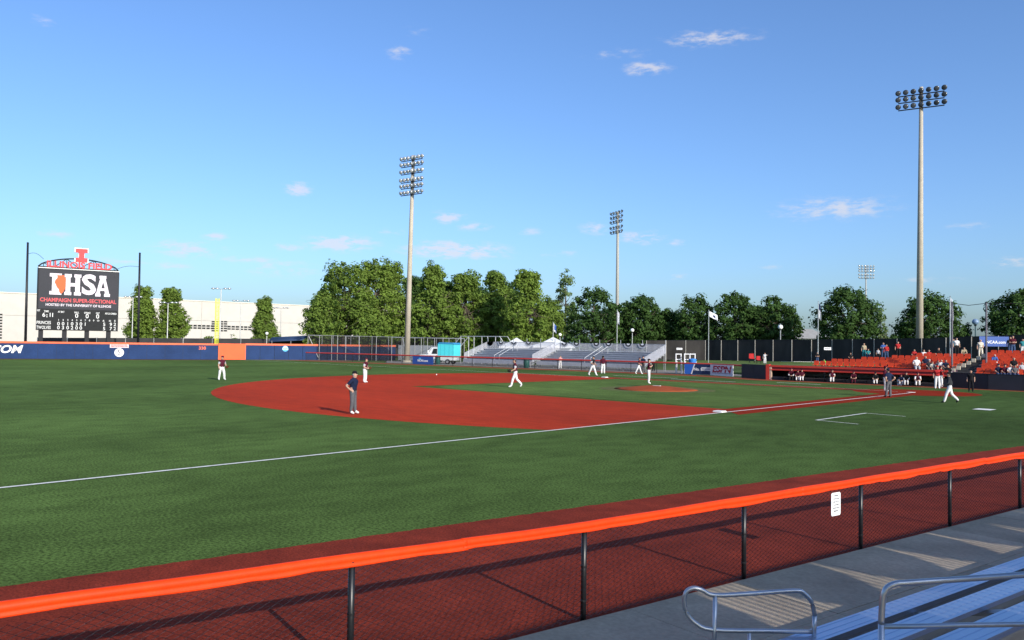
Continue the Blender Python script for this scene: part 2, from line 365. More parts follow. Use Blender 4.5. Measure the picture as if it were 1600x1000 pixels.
def body_mesh(name, pose, fat=1.0):
    keys = list(pose); idx = {k: i for i, k in enumerate(keys)}
    me = bpy.data.meshes.new('body'); me.from_pydata([pose[k] for k in keys], [(idx[a], idx[b]) for a, b in EDG], [])
    ob = bpy.data.objects.new('body', me); col.objects.link(ob)
    md = ob.modifiers.new('skin', 'SKIN'); md.use_smooth_shade = True
    sv = me.skin_vertices[0].data if me.skin_vertices else None
    if sv is None:
        bm = bmesh.new(); bm.from_mesh(me); bm.verts.layers.skin.verify(); bm.to_mesh(me); bm.free(); sv = me.skin_vertices[0].data
    for k in keys:
        r = RAD.get(k) or RAD[k[:2]]
        f = fat if k in ('pelvis', 'waist', 'chest') else 1.0
        sv[idx[k]].radius = (r[0]*f, r[1]*f); sv[idx[k]].use_root = (k == 'pelvis')
    sb = ob.modifiers.new('sub', 'SUBSURF'); sb.levels = 2; sb.render_levels = 2
    dg = bpy.context.evaluated_depsgraph_get()
    ev = bpy.data.meshes.new_from_object(ob.evaluated_get(dg))
    nv = len(ev.vertices); V = np.empty(nv*3); ev.vertices.foreach_get('co', V); V = V.reshape(-1, 3)
    F = [tuple(p.vertices) for p in ev.polygons]
    C = np.array([V[list(f)].mean(0) for f in F])
    bpy.data.objects.remove(ob); bpy.data.meshes.remove(me); bpy.data.meshes.remove(ev)
    best = np.full(len(F), 9.0); mi = np.zeros(len(F), int)
    def use(a, b, fn, r):
        nonlocal best, mi
        D, t = seg_dist(C, pose[a], pose[b]); D = D-r; w = D < best
        best = np.where(w, D, best); mi = np.where(w, fn(t), mi)
    Z = lambda n: (lambda t: np.full(len(t), n))
    use('pelvis','waist', lambda t: np.where(t < .25, 1, np.where(t < .5, 6, 0)), .12)
    use('waist','chest', Z(0), .13); use('chest','upper', Z(0), .12); use('upper','neck', lambda t: np.where(t > .55, 2, 0), .05)
    use('neck','jaw', Z(2), .05); use('jaw','head', Z(2), .07); use('head','top', Z(2), .07)
    hd = np.array(pose['head']); jw = np.array(pose['jaw']); upv = (np.array(pose['top'])-jw); upv /= np.linalg.norm(upv); fw = np.cross(upv, (1, 0, 0)); fw = np.cross((1, 0, 0), upv)*-1.0
    fw = np.cross(upv, np.array((1., 0, 0)));  # forward
    hmask = (mi == 2) & (np.linalg.norm(C-hd, axis=1) < .17)
    rel = C-hd; hair = hmask & (((rel@fw) < -.015) & ((rel@upv) > -.07) | ((rel@upv) > .055))
    mi = np.where(hair, 5, mi)
    for S_ in 'LR':
        use('upper','sh'+S_, Z(0), .07); use('sh'+S_,'el'+S_, lambda t: np.where(t < .72, 8, 4), .055); use('el'+S_,'wr'+S_, Z(4), .04); use('wr'+S_,'ha'+S_, Z(2), .035)
        use('pelvis','hi'+S_, Z(1), .1); use('hi'+S_,'kn'+S_, Z(1), .09); use('kn'+S_,'an'+S_, Z(1), .065); use('an'+S_,'to'+S_, Z(3), .06)
    mb = MB()
    for S_, sg in (('L', -1), ('R', 1)):
        w, h = Vector(pose['wr'+S_]), Vector(pose['ha'+S_]); d = (h-w).normalized(); side = d.cross(Vector((sg, 0, .2))).normalized(); nrm = d.cross(side)
        for k in range(4):
            o = h + side*(-.03+.02*k) - d*.01; ln = (.066, .078, .072, .056)[k]
            mb.tube([o, o+d*ln*.5, o+d*ln*.85+nrm*.022*sg], [.010, .009, .007], n=5, mi=2)
        o = w + d*.03 + side*(.03 if S_ == 'L' else -.03)
        mb.tube([o, o+d*.035+side*(.025 if S_ == 'L' else -.025), o+d*.065+side*(.022 if S_ == 'L' else -.022)], [.012, .011, .008], n=5, mi=2)
    hv, uv, fv = Vector(hd), Vector(upv), Vector(fw)
    mb.tube([hv+fv*.08+uv*.015, hv+fv*.118-uv*.03, hv+fv*.085-uv*.036], [.008, .016, .008], n=6, mi=2)          # nose
    for sg in (-1, 1):
        mb.lathe([(.011, 0), (.009, .006)], hv+fv*.088+uv*.005+Vector((sg*.032, 0, 0)), 6, 7, fv)                 # eyes
        mb.tube([hv+fv*.088+uv*.03+Vector((sg*.017, 0, 0)), hv+fv*.084+uv*.03+Vector((sg*.048, 0, 0))], .005, 5, 5)   # brows
        mb.tube([hv-fv*.01+uv*.015+Vector((sg*.082, 0, 0)), hv-fv*.018-uv*.035+Vector((sg*.086, 0, 0))], .016, 6, 2)     # ears
    mb.tube([hv+fv*.087-uv*.062+Vector((-.022, 0, 0)), hv+fv*.094-uv*.064, hv+fv*.087-uv*.062+Vector((.022, 0, 0))], .006, 5, 7)   # mouth
    o = len(V)
    allv = [tuple(v) for v in V]+mb.v; allf = F+[tuple(i+o for i in f) for f in mb.f]; allm = list(map(int, mi))+mb.m
    me = bpy.data.meshes.new('body_'+name); me.from_pydata(allv, [], allf)
    dm = M('skin_tone', (.45, .26, .18), rough=.6, var=.08, scale=20)
    for k in range(9): me.materials.append(dm)
    me.polygons.foreach_set('material_index', allm); me.polygons.foreach_set('use_smooth', [True]*len(allf)); me.update()
    return me, hv, fv, uv
BODY = {k: body_mesh(k, p, 1.12 if k == 'hips' else 1.0) for k, p in POSES.items()}
def cap_mesh():
    mb = MB(); n = 14
    prof = [(.101, -.005), (.103, .03), (.095, .065), (.07, .092), (.03, .104), (.008, .106)]
    mb.lathe(prof, (0, -.005, .018), n)
    pts = []
    for k in range(9):
        t = math.pi*(k/8); pts.append((.085*math.cos(t), .06+.115*math.sin(t)))
    mb.prism(pts, (0, 0, .02), (1, 0, 0), (0, 1, -.12), (0, 0, 1), .008)
    return mb
def helmet_mesh():
    mb = cap_mesh(); 
    for sg in (-1, 1): mb.tube([(sg*.095, .02, .02), (sg*.097, .02, -.06)], .04, 8, 0, flat=.4)
    return mb
def glove_mesh():
    mb = MB()
    mb.lathe([(.03, -.06), (.075, -.02), (.095, .04), (.09, .1), (.05, .14)], (0, 0, 0), 10)
    for k in range(4):
        a = -.07+.045*k; mb.tube([(a, 0, .08), (a*1.25, .03, .16), (a*1.25, .06, .2)], [.026, .024, .016], 6)
    mb.tube([(.07, .0, .0), (.14, .05, .06), (.13, .09, .11)], [.03, .028, .018], 6)
    return mb
CAP, HELM, GLOVE = cap_mesh(), helmet_mesh(), glove_mesh()
ACC = {}
def acc(kind, mb, mat):
    k = (kind, mat.name)
    if k not in ACC: ACC[k] = mb.mesh(kind, mat, True)
    return ACC[k]
HUE = dict(maroon=(.075,.010,.022), white=(.70,.68,.66), navy=(.012,.018,.045), grey=(.10,.098,.105), black=(.012,.012,.014), red=(.42,.03,.03), green=(.18,.62,.06), teal=(.04,.22,.24), blue=(.05,.12,.35),
    tan=(.42,.34,.22), khaki=(.33,.27,.19), pink=(.55,.28,.26), skin=(.46,.26,.18), brown=(.05,.028,.016), dark=(.02,.018,.018), leather=(.12,.05,.02), blond=(.30,.20,.09), orange=(.7,.14,.02), cream=(.62,.57,.46), jean=(.05,.08,.16), charcoal=(.035,.037,.042), ltgrey=(.42,.42,.44))
def cloth(c): return M('cloth_'+c, HUE[c], rough=.9, var=.16, scale=9, bump=.25, bscale=26, spec=.15) if c != 'skin' else MATS['skin_tone']
def person(u, v, face, pose, shirt, pants, label, z=0.0, hgt=1.80, cap=None, glove=None, shoe='black', sleeve=None, hair='brown', belt=None, upper=None, helmet=None, group=None, loc=None, hand='L'):
    """u, v: where the feet meet the ground (height z); face: (right, away) direction looked at"""
    p = Vector(loc) if loc is not None else gp(u, v, z)
    hv = cR*face[0] + Vector((cF.x, cF.y, 0)).normalized()*face[1]
    rz = math.atan2(-hv.x, hv.y)
    me, hc, fv, uv = BODY[pose]
    o = bpy.data.objects.new('person', me); col.objects.link(o)
    o.location = p; o.rotation_euler = (0, 0, rz); s = hgt/1.80; o.scale = (s, s, s)
    slots = [cloth(shirt), cloth(pants), MATS['skin_tone'], cloth(shoe), cloth(sleeve or 'skin'), cloth(hair), cloth(belt or 'dark'), cloth('dark'), cloth(upper or shirt)]
    for i, m in enumerate(slots):
        o.material_slots[i].link = 'OBJECT'; o.material_slots[i].material = m
    tag(o, label, 'person', group)
    if cap or helmet:
        c = link('helmet' if helmet else 'cap', acc('helmet' if helmet else 'cap', HELM if helmet else CAP, cloth(cap or helmet)), o, True)
        x = fv.cross(uv); hc2 = hc+uv*.03
        c.matrix_basis = Matrix(((x.x, fv.x, uv.x, hc2.x), (x.y, fv.y, uv.y, hc2.y), (x.z, fv.z, uv.z, hc2.z), (0, 0, 0, 1)))
    if glove:
        g = link('glove', acc('glove', GLOVE, cloth(glove)), o, True)
        h = Vector(POSES[pose]['ha'+hand]); g.location = h; g.rotation_euler = (-.9, 0, .2)
    return o
# ------------------------------------------------------------------ ground and field
FT = .3048; BASE = 90*FT
def rough(poly, amp=.03, step=.22, seed=1):
    rr = random.Random(seed); out_ = []
    for i in range(len(poly)):
        a, b = Vector(poly[i]), Vector(poly[(i+1) % len(poly)]); n = max(1, int((b-a).length/step))
        for k in range(n): p = a.lerp(b, k/n); out_.append((p.x+rr.gauss(0, amp), p.y+rr.gauss(0, amp)))
    return out_
def sheet(name, polys, z, mat, parent=None):
    mb = MB()
    for p in polys: mb.poly([(x, y, z) for x, y in p])
    o = mb.build(name, mat, parent)
    bm = bmesh.new(); bm.from_mesh(o.data); bmesh.ops.recalc_face_normals(bm, faces=bm.faces)
    for f in bm.faces:
        if f.normal.z < 0: f.normal_flip()
    bm.to_mesh(o.data); bm.free()
    return o
g_rough = M('rough_grass', (.085, .13, .035), rough=.95, var=.3, scale=.15, scale2=9, var2=.3, spec=.1, sheen=.05, sheen_tint=(.6, .7, .3))
g_turf = M('field_turf', (.0350, .0615, .0175), rough=.95, drough=1.0, var=.26, scale=.11, detail=10, scale2=1.3, var2=.20, scale3=19, var3=.72, spec=.02, stretch=(1, .55, 1))
g_turf2 = M('infield_turf', (.048, .078, .022), rough=.95, drough=1.0, var=.22, scale=.16, detail=10, scale2=1.3, var2=.18, scale3=17, var3=.6, spec=.02, stretch=(.5, 1, 1))
g_dirt = M('infield_red', (.182, .0165, .0035), rough=.95, drough=1.0, var=.17, scale=.16, stretch=(.35, 1, 1), scale2=2.2, var2=.16, scale3=14, var3=.30, spec=.1, detail=8)
g_track = M('warning_track', (.185, .025, .011), rough=.95, var=.18, scale=.5, scale2=2, var2=.15, scale3=30, var3=.5, spec=.1)
g_mound = M('mound_clay', (.30, .066, .022), rough=.95, var=.14, scale=.8, scale2=18, var2=.15, bump=.5, bscale=30, spec=.1)
m_line = M('line_paint', (.74, .72, .66), rough=.8, var=.10, scale=3, scale2=14, var2=.14)
m_linef = M('line_paint_dusty', (.62, .46, .32), rough=.85, var=.12, scale=3)
# the ground as one sheet to the horizon
mb = MB(); R0 = 4500
mb.poly([(-R0, -R0, -.03), (R0, -R0, -.03), (R0, R0, -.03), (-R0, R0, -.03)])
tag(mb.build('ground', g_rough), kind='structure')
def fx(y): return -13.39 + .172*(y-54.61)              # near fence line
def ex_(y): return -7.55 + .1935*(y-58.85)             # near edge of the turf
FARF = [(91.5, -8.6), (74, -10.6), (61, -11.5), (48, -13.2), (38, -14.4), (24.4, -14.6), (16.4, -11.6)]     # far side fence line
WALL = [(97.9, 2.6), (102.4, 13.97), (109.3, 28.4), (114, 45), (113, 66), (104, 84), (86, 100)]
turf = [(ex_(-14), -14), (ex_(31), 31), (ex_(62), 62), (ex_(100), 100), (86, 101)] + WALL[::-1] + [(96.3, -.2), (92, -7)] + FARF + [(16, -11), (-6, -11)]
tag(sheet('turf_field', [turf], 0.0, g_turf), kind='structure')
tag(sheet('warning_track_near', [rough([(fx(-14)-.1, -14), (fx(100)-.1, 100), (ex_(100)+.02, 100), (ex_(-14)+.02, -14)], .012, .12)], .004, g_track), kind='structure')
far_in = [(x, y+3.3) for x, y in FARF]
mbt = []
for k in range(len(FARF)-1): mbt.append([FARF[k], FARF[k+1], far_in[k+1], far_in[k]])
mbt.append([(16.4, -11.8), (-8, -11.8), (-8, -8.9), (16.4, -8.4)])
tag(sheet('warning_track_far', mbt, .004, M('track_far', (.26, .075, .038), spec=.04, rough=.95, var=.12, scale=.5)), kind='structure')
wl = []
for k in range(len(WALL)-1):
    a, b = WALL[k], WALL[k+1]; wl.append([a, b, (b[0]-4.2, b[1]-1), (a[0]-4.2, a[1]-1)])
tag(sheet('warning_track_outfield', wl, .004, M('track_out', (.13, .075, .04), spec=.04, rough=.95, var=.12, scale=.5)), kind='structure')
# infield: dirt fan of 95 ft about the rubber, bounded by the lines
RB = 60.5*FT/math.sqrt(2); RA = 95*FT*1.015
fan = []
for k in range(0, 181):
    a = math.radians(-90 + 270*k/180) if False else math.radians(-60 + 210*k/180)
    x, y = RB+RA*math.cos(a), RB+RA*math.sin(a)
    if x > -.05 and y > -.05: fan.append((x, y))
x0 = RB+math.sqrt(RA**2-RB**2)
fan = [(x0, -.05)] + fan + [(-.05, x0), (-.05, BASE-2.2), (BASE-2.2, BASE-2.2), (BASE-2.2, -.05)]
tag(sheet('infield_dirt', [rough(fan, .014, .12)], .004, g_dirt), kind='structure')
k1 = 3.4*FT
paths = [[(-k1, BASE+.3), (-k1, 3), (k1, 3), (k1, BASE-2)], [(BASE+.3, -k1), (3, -k1), (3, k1), (BASE-2, k1)]]
o = sheet('base_path_dirt', [rough(p_, .012, .12) for p_ in paths], .0055, M('path_red', (.24, .022, .006), rough=.95, spec=.04, var=.14, scale=.5, scale2=30, var2=.2))
tag(o, kind='structure')
circ = [(13.5*FT*math.cos(2*math.pi*k/48), 13.5*FT*math.sin(2*math.pi*k/48)) for k in range(48)]
tag(sheet('home_plate_dirt', [rough(circ, .014, .12)], .007, MATS['path_red']), kind='structure')
# inner grass
q = 3.4*FT; e = BASE-2.2-.6
inner = []
def arc(cx, cy, r, a0, a1, n=14): return [(cx+r*math.cos(math.radians(a0+(a1-a0)*k/n)), cy+r*math.sin(math.radians(a0+(a1-a0)*k/n))) for k in range(n+1)]
rh = 13.5*FT
inner = arc(0, 0, rh+.1, 13, 77)[::-1]
inner = [(q, rh)] + arc(0, 0, rh, 75, 15) + [(rh, q), (e-1.6, q), (e-.4, q+.9), (e, q+2.0), (e, e-3), (e-.6, e-.6), (e-3, e), (q+2.0, e), (q+.9, e-.4), (q, e-1.6)]
tag(sheet('infield_turf', [rough(inner, .014, .12)], .009, g_turf2), kind='structure')
# worn ring and mound
mb = MB(); prof = [(2.95, .010), (2.5, .05), (1.5, .17), (.75, .25), (.01, .255)]
mb.lathe(prof, (RB+.05, RB+.05, 0), 40)
tag(mb.build('pitchers_mound', g_mound, None, True), kind='structure')
ring = [(RB+4.0*math.cos(2*math.pi*k/40), RB+4.0*math.sin(2*math.pi*k/40)) for k in range(40)]
tag(sheet('worn_turf', [rough(ring, .12, .3)], .0125, M('worn_turf', (.10, .105, .035), spec=.04, rough=.9, var=.2, scale=.6, scale2=20, var2=.25, sheen=.05, sheen_tint=(.6, .7, .35))), kind='structure')
# painted lines, each a flat band on the turf
def band(name, a, b, w, z=.0165, mat=None):
    a = Vector(a); b = Vector(b); d = (b-a).normalized(); n = Vector((-d.y, d.x))*w/2
    o = sheet(name, [[tuple(a-n), tuple(b-n), tuple(b+n), tuple(a+n)]], z, mat or m_line); tag(o, kind='structure'); return o
band('foul_line', (0, 1.2), (0, 98), .125)
band('foul_line', (1.2, 0), (31, 0), .12, mat=m_linef)
band('foul_line', (31.01, 0), (96, 0), .12)
L15 = -15*FT
yb = 27.6
band('coach_box_line', (L15-.0, yb), (L15, yb-5.7), .12)
band('coach_box_line', (L15-.07, yb), (L15-1.9, yb+.35), .08)
band('coach_box_line', (L15-.07, yb-5.65), (L15-1.9, yb-5.3), .08)
band('coach_box_line', (22.5, -4.9), (30, -4.9), .18)
band('coach_box_line', (15.5, -2.9), (22, -2.9), .2)
band('coach_box_line', (9, -5.2), (13, -5.5), .22)
band('running_lane_line', (3.5, -.95), (13.7, -.95), .10, mat=m_linef)
mb = MB(); c = gp(1538, 640)
mb.poly([(c.x+.45, c.y+.5, .0165), (c.x-.4, c.y+.55, .0165), (c.x-.45, c.y-.5, .0165), (c.x+.4, c.y-.55, .0165)])
o = mb.build('on_deck_mark', m_line); tag(o, kind='structure')
if o.data.polygons[0].normal.z < 0: o.data.flip_normals()
# bases
def base_bag(name, x, y, label, s=.40):
    mb = MB(); h = .085
    mb.box(x-s/2, x+s/2, y-s/2, y+s/2, .012, h*.7); 
    mb.v += [(x-s/2+.03, y-s/2+.03, h), (x+s/2-.03, y-s/2+.03, h), (x+s/2-.03, y+s/2-.03, h), (x-s/2+.03, y+s/2-.03, h)]
    n = len(mb.v); mb.f[1] = (n-4, n-3, n-2, n-1)
    for a, b, c2, d2 in ((4, 5, n-3, n-4), (5, 6, n-2, n-3), (6, 7, n-1, n-2), (7, 4, n-4, n-1)): mb.f.append((a, b, c2, d2)); mb.m.append(0)
    o = mb.build(name, M('base_white', (.74, .72, .68), rough=.6, var=.08, scale=6)); tag(o, label, 'base'); return o
base_bag('base_bag', .2, BASE-.2, 'white third base bag on the red dirt by the near foul line', .46)
base_bag('base_bag', BASE-.2, .2, 'white first base bag near the far side coaches', .46)
mb = MB(); pl = [(0, 0), (.22, .22), (.22, .52), (-.08, .52+.0)]
hp = [(0, 0), (.216*1.41, 0), (.216*1.41+.0, .3), (.15, .43), (0, .3)]
mb.prism([(0, 0), (.305, 0), (.52, .305), (.305, .52), (0, .305)], (0, 0, .012), (1, 0, 0), (0, 1, 0), (0, 0, 1), .02)
tag(mb.build('home_plate', M('base_white', (.8, .8, .8)), fix=True), 'white home plate set in the red dirt circle', 'plate')
mb = MB(); mb.box(RB-.3, RB+.3, RB-.08, RB+.08, .0, .275)
tag(mb.build('pitching_rubber', M('base_white', (.8, .8, .8))), 'white pitching rubber on top of the clay mound', 'plate')
# a ball on the dirt
p = gp(682, 586.5); mb = MB(); mb.lathe([(.005, -.06), (.035, -.05), (.06, 0), (.035, .05), (.005, .06)], (p.x, p.y, .075), 10)
tag(mb.build('baseball', M('base_white', (.8, .8, .8)), None, True), 'white baseball lying on the red infield dirt', 'ball')
# ------------------------------------------------------------------ outfield wall, scoreboard and what stands behind them
m_navy = M('wall_navy', (.017, .040, .115), spec=.12, rough=.65, var=.14, scale=.5, scale2=5, var2=.08)
m_orange = M('wall_orange', (.80, .095, .014), rough=.5, var=.06, scale=.7)
m_orcap = M('cap_orange', (.72, .13, .045), rough=.5, var=.08, scale=1)
m_white = M('white_paint', (.78, .77, .76), rough=.6, var=.05, scale=2)
m_black = M('black_metal', (.012, .012, .016), rough=.5, var=.15, scale=3)
m_steel = M('galvanised', (.46, .46, .45), rough=.42, metal=.6, var=.12, scale=4)
m_conc = M('pole_concrete', (.42, .37, .29), rough=.85, var=.1, scale=.8, scale2=6, var2=.1)
WH = 2.42
root = empty('outfield_wall', (WALL[0][0], WALL[0][1], 0))
tag(root, 'long navy padded outfield wall with an orange cap', 'wall')
def along(pts):
    for k in range(len(pts)-1): yield Vector(pts[k]), Vector(pts[k+1])
for a, b in along(WALL[:5]):
    n = max(1, round((b-a).length/2.44)); d = (b-a)/n
    for i in range(n):
        p, q2 = a+d*i+d.normalized()*.012, a+d*(i+1)-d.normalized()*.012
        mb = MB(); mb.wall(p, q2, .18, .02, WH-.26); mb.build('wall_pad', m_navy, root)
    mb = MB(); mb.wall(a, b, .10, .0, WH-.3); mb.build('backing', m_black, root)
    mb = MB(); mb.wall(a, b, .30, WH-.26, WH); mb.build('top_cap', m_orcap, root)
wd = (Vector(WALL[0])-Vector(WALL[2])).normalized(); w3 = Vector((wd.x, wd.y, 0))       # to the viewer's right
def on_wall(u):
    """point on the face of the wall under photo column u"""
    a, b = Vector(WALL[0]), Vector(WALL[2]) ; r = ray(u, 545); o = Vector((CX, CY))
    for a, b in along(WALL[:4]):
        d = b-a; den = r.x*d.y-r.y*d.x; w = a-o; t = (w.x*d.y-w.y*d.x)/den; s = (w.x*r.y-w.y*r.x)/den
        if -.01 <= s <= 1.01: break
    p = o+Vector((r.x, r.y))*t; n = Vector((-d.y, d.x)).normalized()
    if n.dot(o-p) < 0: n = -n
    p = p+n*.105; e = -d.normalized()
    return Vector((p.x, p.y, 0)), Vector((e.x, e.y, 0))
p, ex = on_wall(9); text('lettering', 'COM', (p.x, p.y, 1.28), ex, root, 1.45, m_white, bold=.03, shear=.25, sx=1.12)
p, ex = on_wall(316); text('distance_number', '330', (p.x, p.y, 1.70), ex, root, .62, m_orcap, bold=.03, sx=1.1)
p, ex = on_wall(186.5)
nrm = ex.cross(Vector((0, 0, 1)))
mb = MB(); mb.lathe([(.62, 0), (.62, .03)], p+Vector((0, 0, .98)), 28, 0, nrm); dsc = mb.build('number_disc', m_white, root)
text('number', '5', (p.x+nrm.x*.04, p.y+nrm.y*.04, .98), ex, dsc, 1.0, M('print_grey', (.05, .05, .07)), sx=1.0)
mb = MB(); mb.prism([(-1.22, 0), (1.22, 0), (1.22, .52), (-1.22, .52)], p+Vector((0, 0, 1.66)), ex, (0, 0, 1), nrm, .03); pl = mb.build('name_plate', M('plate_pink', (.75, .60, .60), var=.06), root, fix=True)
mb = MB()
for r_ in range(2):
    x = -1.1
    while x < 1.0:
        w_ = random.uniform(.06, .13); mb.prism([(x, .1+.2*r_), (x+w_, .1+.2*r_), (x+w_, .25+.2*r_), (x, .25+.2*r_)], p+Vector((0, 0, 1.66))+nrm*.031, ex, (0, 0, 1), nrm, .004); x += w_+random.uniform(.03, .06)
mb.build('print', M('print_red', (.55, .06, .06)), pl, fix=True)
# orange panel at the foul line, then the wall that runs on behind the bullpen
c0 = Vector(WALL[0]); pa = at(383, 550, 125.4); c1 = Vector((pa.x, pa.y))
root = empty('foul_line_panel', (c0.x, c0.y, 0)); tag(root, 'bright orange padded panel in the outfield wall below the foul pole', 'wall panel')
mb = MB(); mb.wall(c0+(c1-c0)*.01, c1, .22, .02, WH+.03); mb.build('pad', m_orange, root)
for s_ in (0, 1):
    pp = c0+(c1-c0)*(.012+.972*s_); mb = MB(); mb.wall(pp, pp+(c1-c0).normalized()*.14, .30, 0, WH+.05); mb.build('edge_trim', m_orcap, root)
g1 = at(383.5, 550, 126.2); g2 = at(618, 550, 136); a, b = Vector((g1.x, g1.y)), Vector((g2.x, g2.y))
root = empty('bullpen_wall', (a.x, a.y, 0)); tag(root, 'navy wall with orange cap running behind the bullpen', 'wall')
n = 11
for i in range(n):
    p, q2 = a+(b-a)*(i/n+.001), a+(b-a)*((i+1)/n-.001)
    mb = MB(); mb.wall(p, q2, .18, .0, WH-.2); mb.build('wall_pad', m_navy, root)
mb = MB(); mb.wall(a, b, .3, WH-.2, WH+.08); mb.build('top_cap', m_orcap, root)
d = (b-a).normalized(); ex = Vector((d.x, d.y, 0)); nrm = ex.cross(Vector((0, 0, 1)))
t_ = (441-383.5)/(618-383.5)*1.02; p = a+(b-a)*t_; p = Vector((p.x, p.y, 0))+nrm*.10
mb = MB(); mb.lathe([(.46, 0), (.46, .02)], p+Vector((0, 0, 1.75)), 28, 0, nrm); dsc = mb.build('emblem_disc', M('emblem_blue', (.10, .42, .72), var=.05), root)
mb = MB(); mb.prism([(.36*math.cos(t), .2+.22*math.sin(t)) for t in [math.pi*k/10 for k in range(11)]], p+Vector((0, 0, 1.68))+nrm*.02, ex, (0, 0, 1), nrm, .01); mb.build('emblem_arc', m_white, dsc, fix=True)
text('emblem_letters', 'NCAA', (p.x+nrm.x*.035, p.y+nrm.y*.035, 1.66), ex, dsc, .34, m_white, bold=.02)
# foul pole
p = at(338, 545, 124.6); base = Vector((p.x, p.y, 0))
root = empty('foul_pole', base); tag(root, 'bright yellow foul pole with mesh wing above the outfield wall', 'foul pole')
ym = M('foul_yellow', (.75, .78, .06), rough=.5, var=.05)
top = at(337, 466, 124.6).z
sidev = cR.copy()
mb = MB(); mb.tube([base+sidev*-.25, base+sidev*-.25+Vector((0, 0, top))], .065, 10); mb.build('post', ym, root, True)
mb = MB(); mb.tube([base+sidev*.28+Vector((0, 0, 2.2)), base+sidev*.28+Vector((0, 0, top))], .05, 10); mb.build('wing_post', ym, root, True)
for k in range(12):
    z = 2.4+(top-2.5)*k/11; mb = MB(); mb.tube([base+sidev*-.28+Vector((0, 0, z)), base+sidev*.28+Vector((0, 0, z))], .03, 6); mb.build('rung', ym, root)
mb = MB(); mb.wall((base+sidev*-.26), (base+sidev*.26), .01, 2.3, top-.05); mb.build('wing_mesh', NET('wing_mesh', (.75, .78, .06), .25), root)

# ---- scoreboard
pl_, pr_ = at(57, 520, 119.5), at(184, 520, 126.0)
A = Vector((pl_.x, pl_.y, 0)); B = Vector((pr_.x, pr_.y, 0)); SW = (B-A).length; EX = (B-A).normalized(); NZ = EX.cross(Vector((0, 0, 1)))
ZT, ZB = at(57, 418, 119.5).z, at(57, 515.5, 119.5).z
SH = ZT-ZB
root = empty('scoreboard', A); tag(root, 'big dark scoreboard with lit logo, score rows and arched truss top', 'scoreboard')
m_sb = M('scoreboard_dark', (.012, .012, .014), rough=.7, var=.15, scale=.6)
def sb(x, y, off=0.0):
    fx_ = (x-283)/639.0; tp, bt = 240+40*fx_, 730+12*fx_
    return A + EX*(SW*fx_) + Vector((0, 0, ZB+SH*(1-(y-tp)/(bt-tp)))) + NZ*off
def slab(x0, x1, z0, z1, y0, y1):
    mb = MB(); mb.prism([(x0, z0), (x1, z0), (x1, z1), (x0, z1)], A+NZ*y0, EX, (0, 0, 1), NZ, y1-y0); return mb
slab(0, SW, ZB, ZT, -1.0, 0).build('cabinet', m_sb, root, fix=True)
ZM = ZB+SH*.335
scr = slab(.12, SW-.12, ZM+.1, ZT-.1, .002, .06).build('video_screen', M('screen_grey', (.028, .029, .036), rough=.7, var=.08, scale=.4), root, fix=True)
brd = slab(.12, SW-.12, ZB+.08, ZM, .002, .06).build('score_panel', M('panel_black', (.014, .015, .015), rough=.8, var=.1), root, fix=True)
slab(0, SW, ZT, ZT+.12, -1.0, .12).build('top_ledge', m_steel, root, fix=True)
def EMIT(name, c, s):
    m = M(name, c, rough=.5, var=.03); b = m.node_tree.nodes['Principled BSDF']; b.inputs['Emission Color'].default_value = (*c, 1); b.inputs['Emission Strength'].default_value = s; return m
e_white = EMIT('led_white', (.58, .52, .56), .25); e_red = EMIT('led_red', (.50, .06, .07), .2); e_org = EMIT('led_orange', (.62, .085, .012), .2); e_dig = EMIT('led_digit', (.55, .55, .53), .25)
# logo letters: slab serif I and A, H built as outlines; S from the font
def outl(name, pts, mat, x0, x1, y0, y1, off=.07):
    o = sb((x0+x1)/2, (y0+y1)/2)
    a = sb(x0, (y0+y1)/2); w = (sb(x1, (y0+y1)/2)-a).length; zb, zt = sb((x0+x1)/2, y1).z, sb((x0+x1)/2, y0).z
    mb = MB(); mb.prism([(px*w, py*(zt-zb)) for px, py in pts], Vector((a.x, a.y, zb))+NZ*off, EX, (0, 0, 1), NZ, .02); return mb.build(name, mat, scr, fix=True)
def fpoly(loops): return loops
outl('logo_letter', [(0,0),(1,0),(1,.16),(.8,.16),(.8,.84),(1,.84),(1,1),(0,1),(0,.84),(.2,.84),(.2,.16),(0,.16)], e_white, 370, 462, 285, 452)
ill = [(.2,1),(.85,1),(.9,.9),(1,.82),(1,.35),(.92,.25),(.78,.1),(.62,.0),(.5,.02),(.42,.12),(.38,.24),(.2,.35),(.1,.5),(0,.6),(.05,.72),(.2,.82),(.25,.9)]
outl('logo_outline', ill, e_org, 408, 494, 300, 445, .095)
outl('logo_letter', [(0,0),(.42,0),(.42,.15),(.35,.15),(.35,.42),(.65,.42),(.65,.15),(.58,.15),(.58,0),(1,0),(1,.15),(.93,.15),(.93,.85),(1,.85),(1,1),(.58,1),(.58,.85),(.65,.85),(.65,.58),(.35,.58),(.35,.85),(.42,.85),(.42,1),(0,1),(0,.85),(.07,.85),(.07,.15),(0,.15)], e_white, 484, 614, 293, 458)
ce = sb(676, 384); text('logo_letter', 'S', ce+NZ*.08, EX, scr, 4.05, e_white, bold=.035, sx=1.05)
mb_a = outl('logo_letter', [(0,0),(.36,0),(.36,.14),(.30,.14),(.33,.28),(.62,.28),(.66,.14),(.6,.14),(.6,0),(1,0),(1,.14),(.94,.14),(.68,.86),(.72,.86),(.72,1),(.26,1),(.26,.86),(.31,.86),(.06,.14),(0,.14)], e_white, 728, 848, 307, 470)
outl('logo_counter', [(0,0),(1,0),(.5,1)], M('screen_grey', (.04, .04, .05)), 776, 804, 355, 405, .0905)
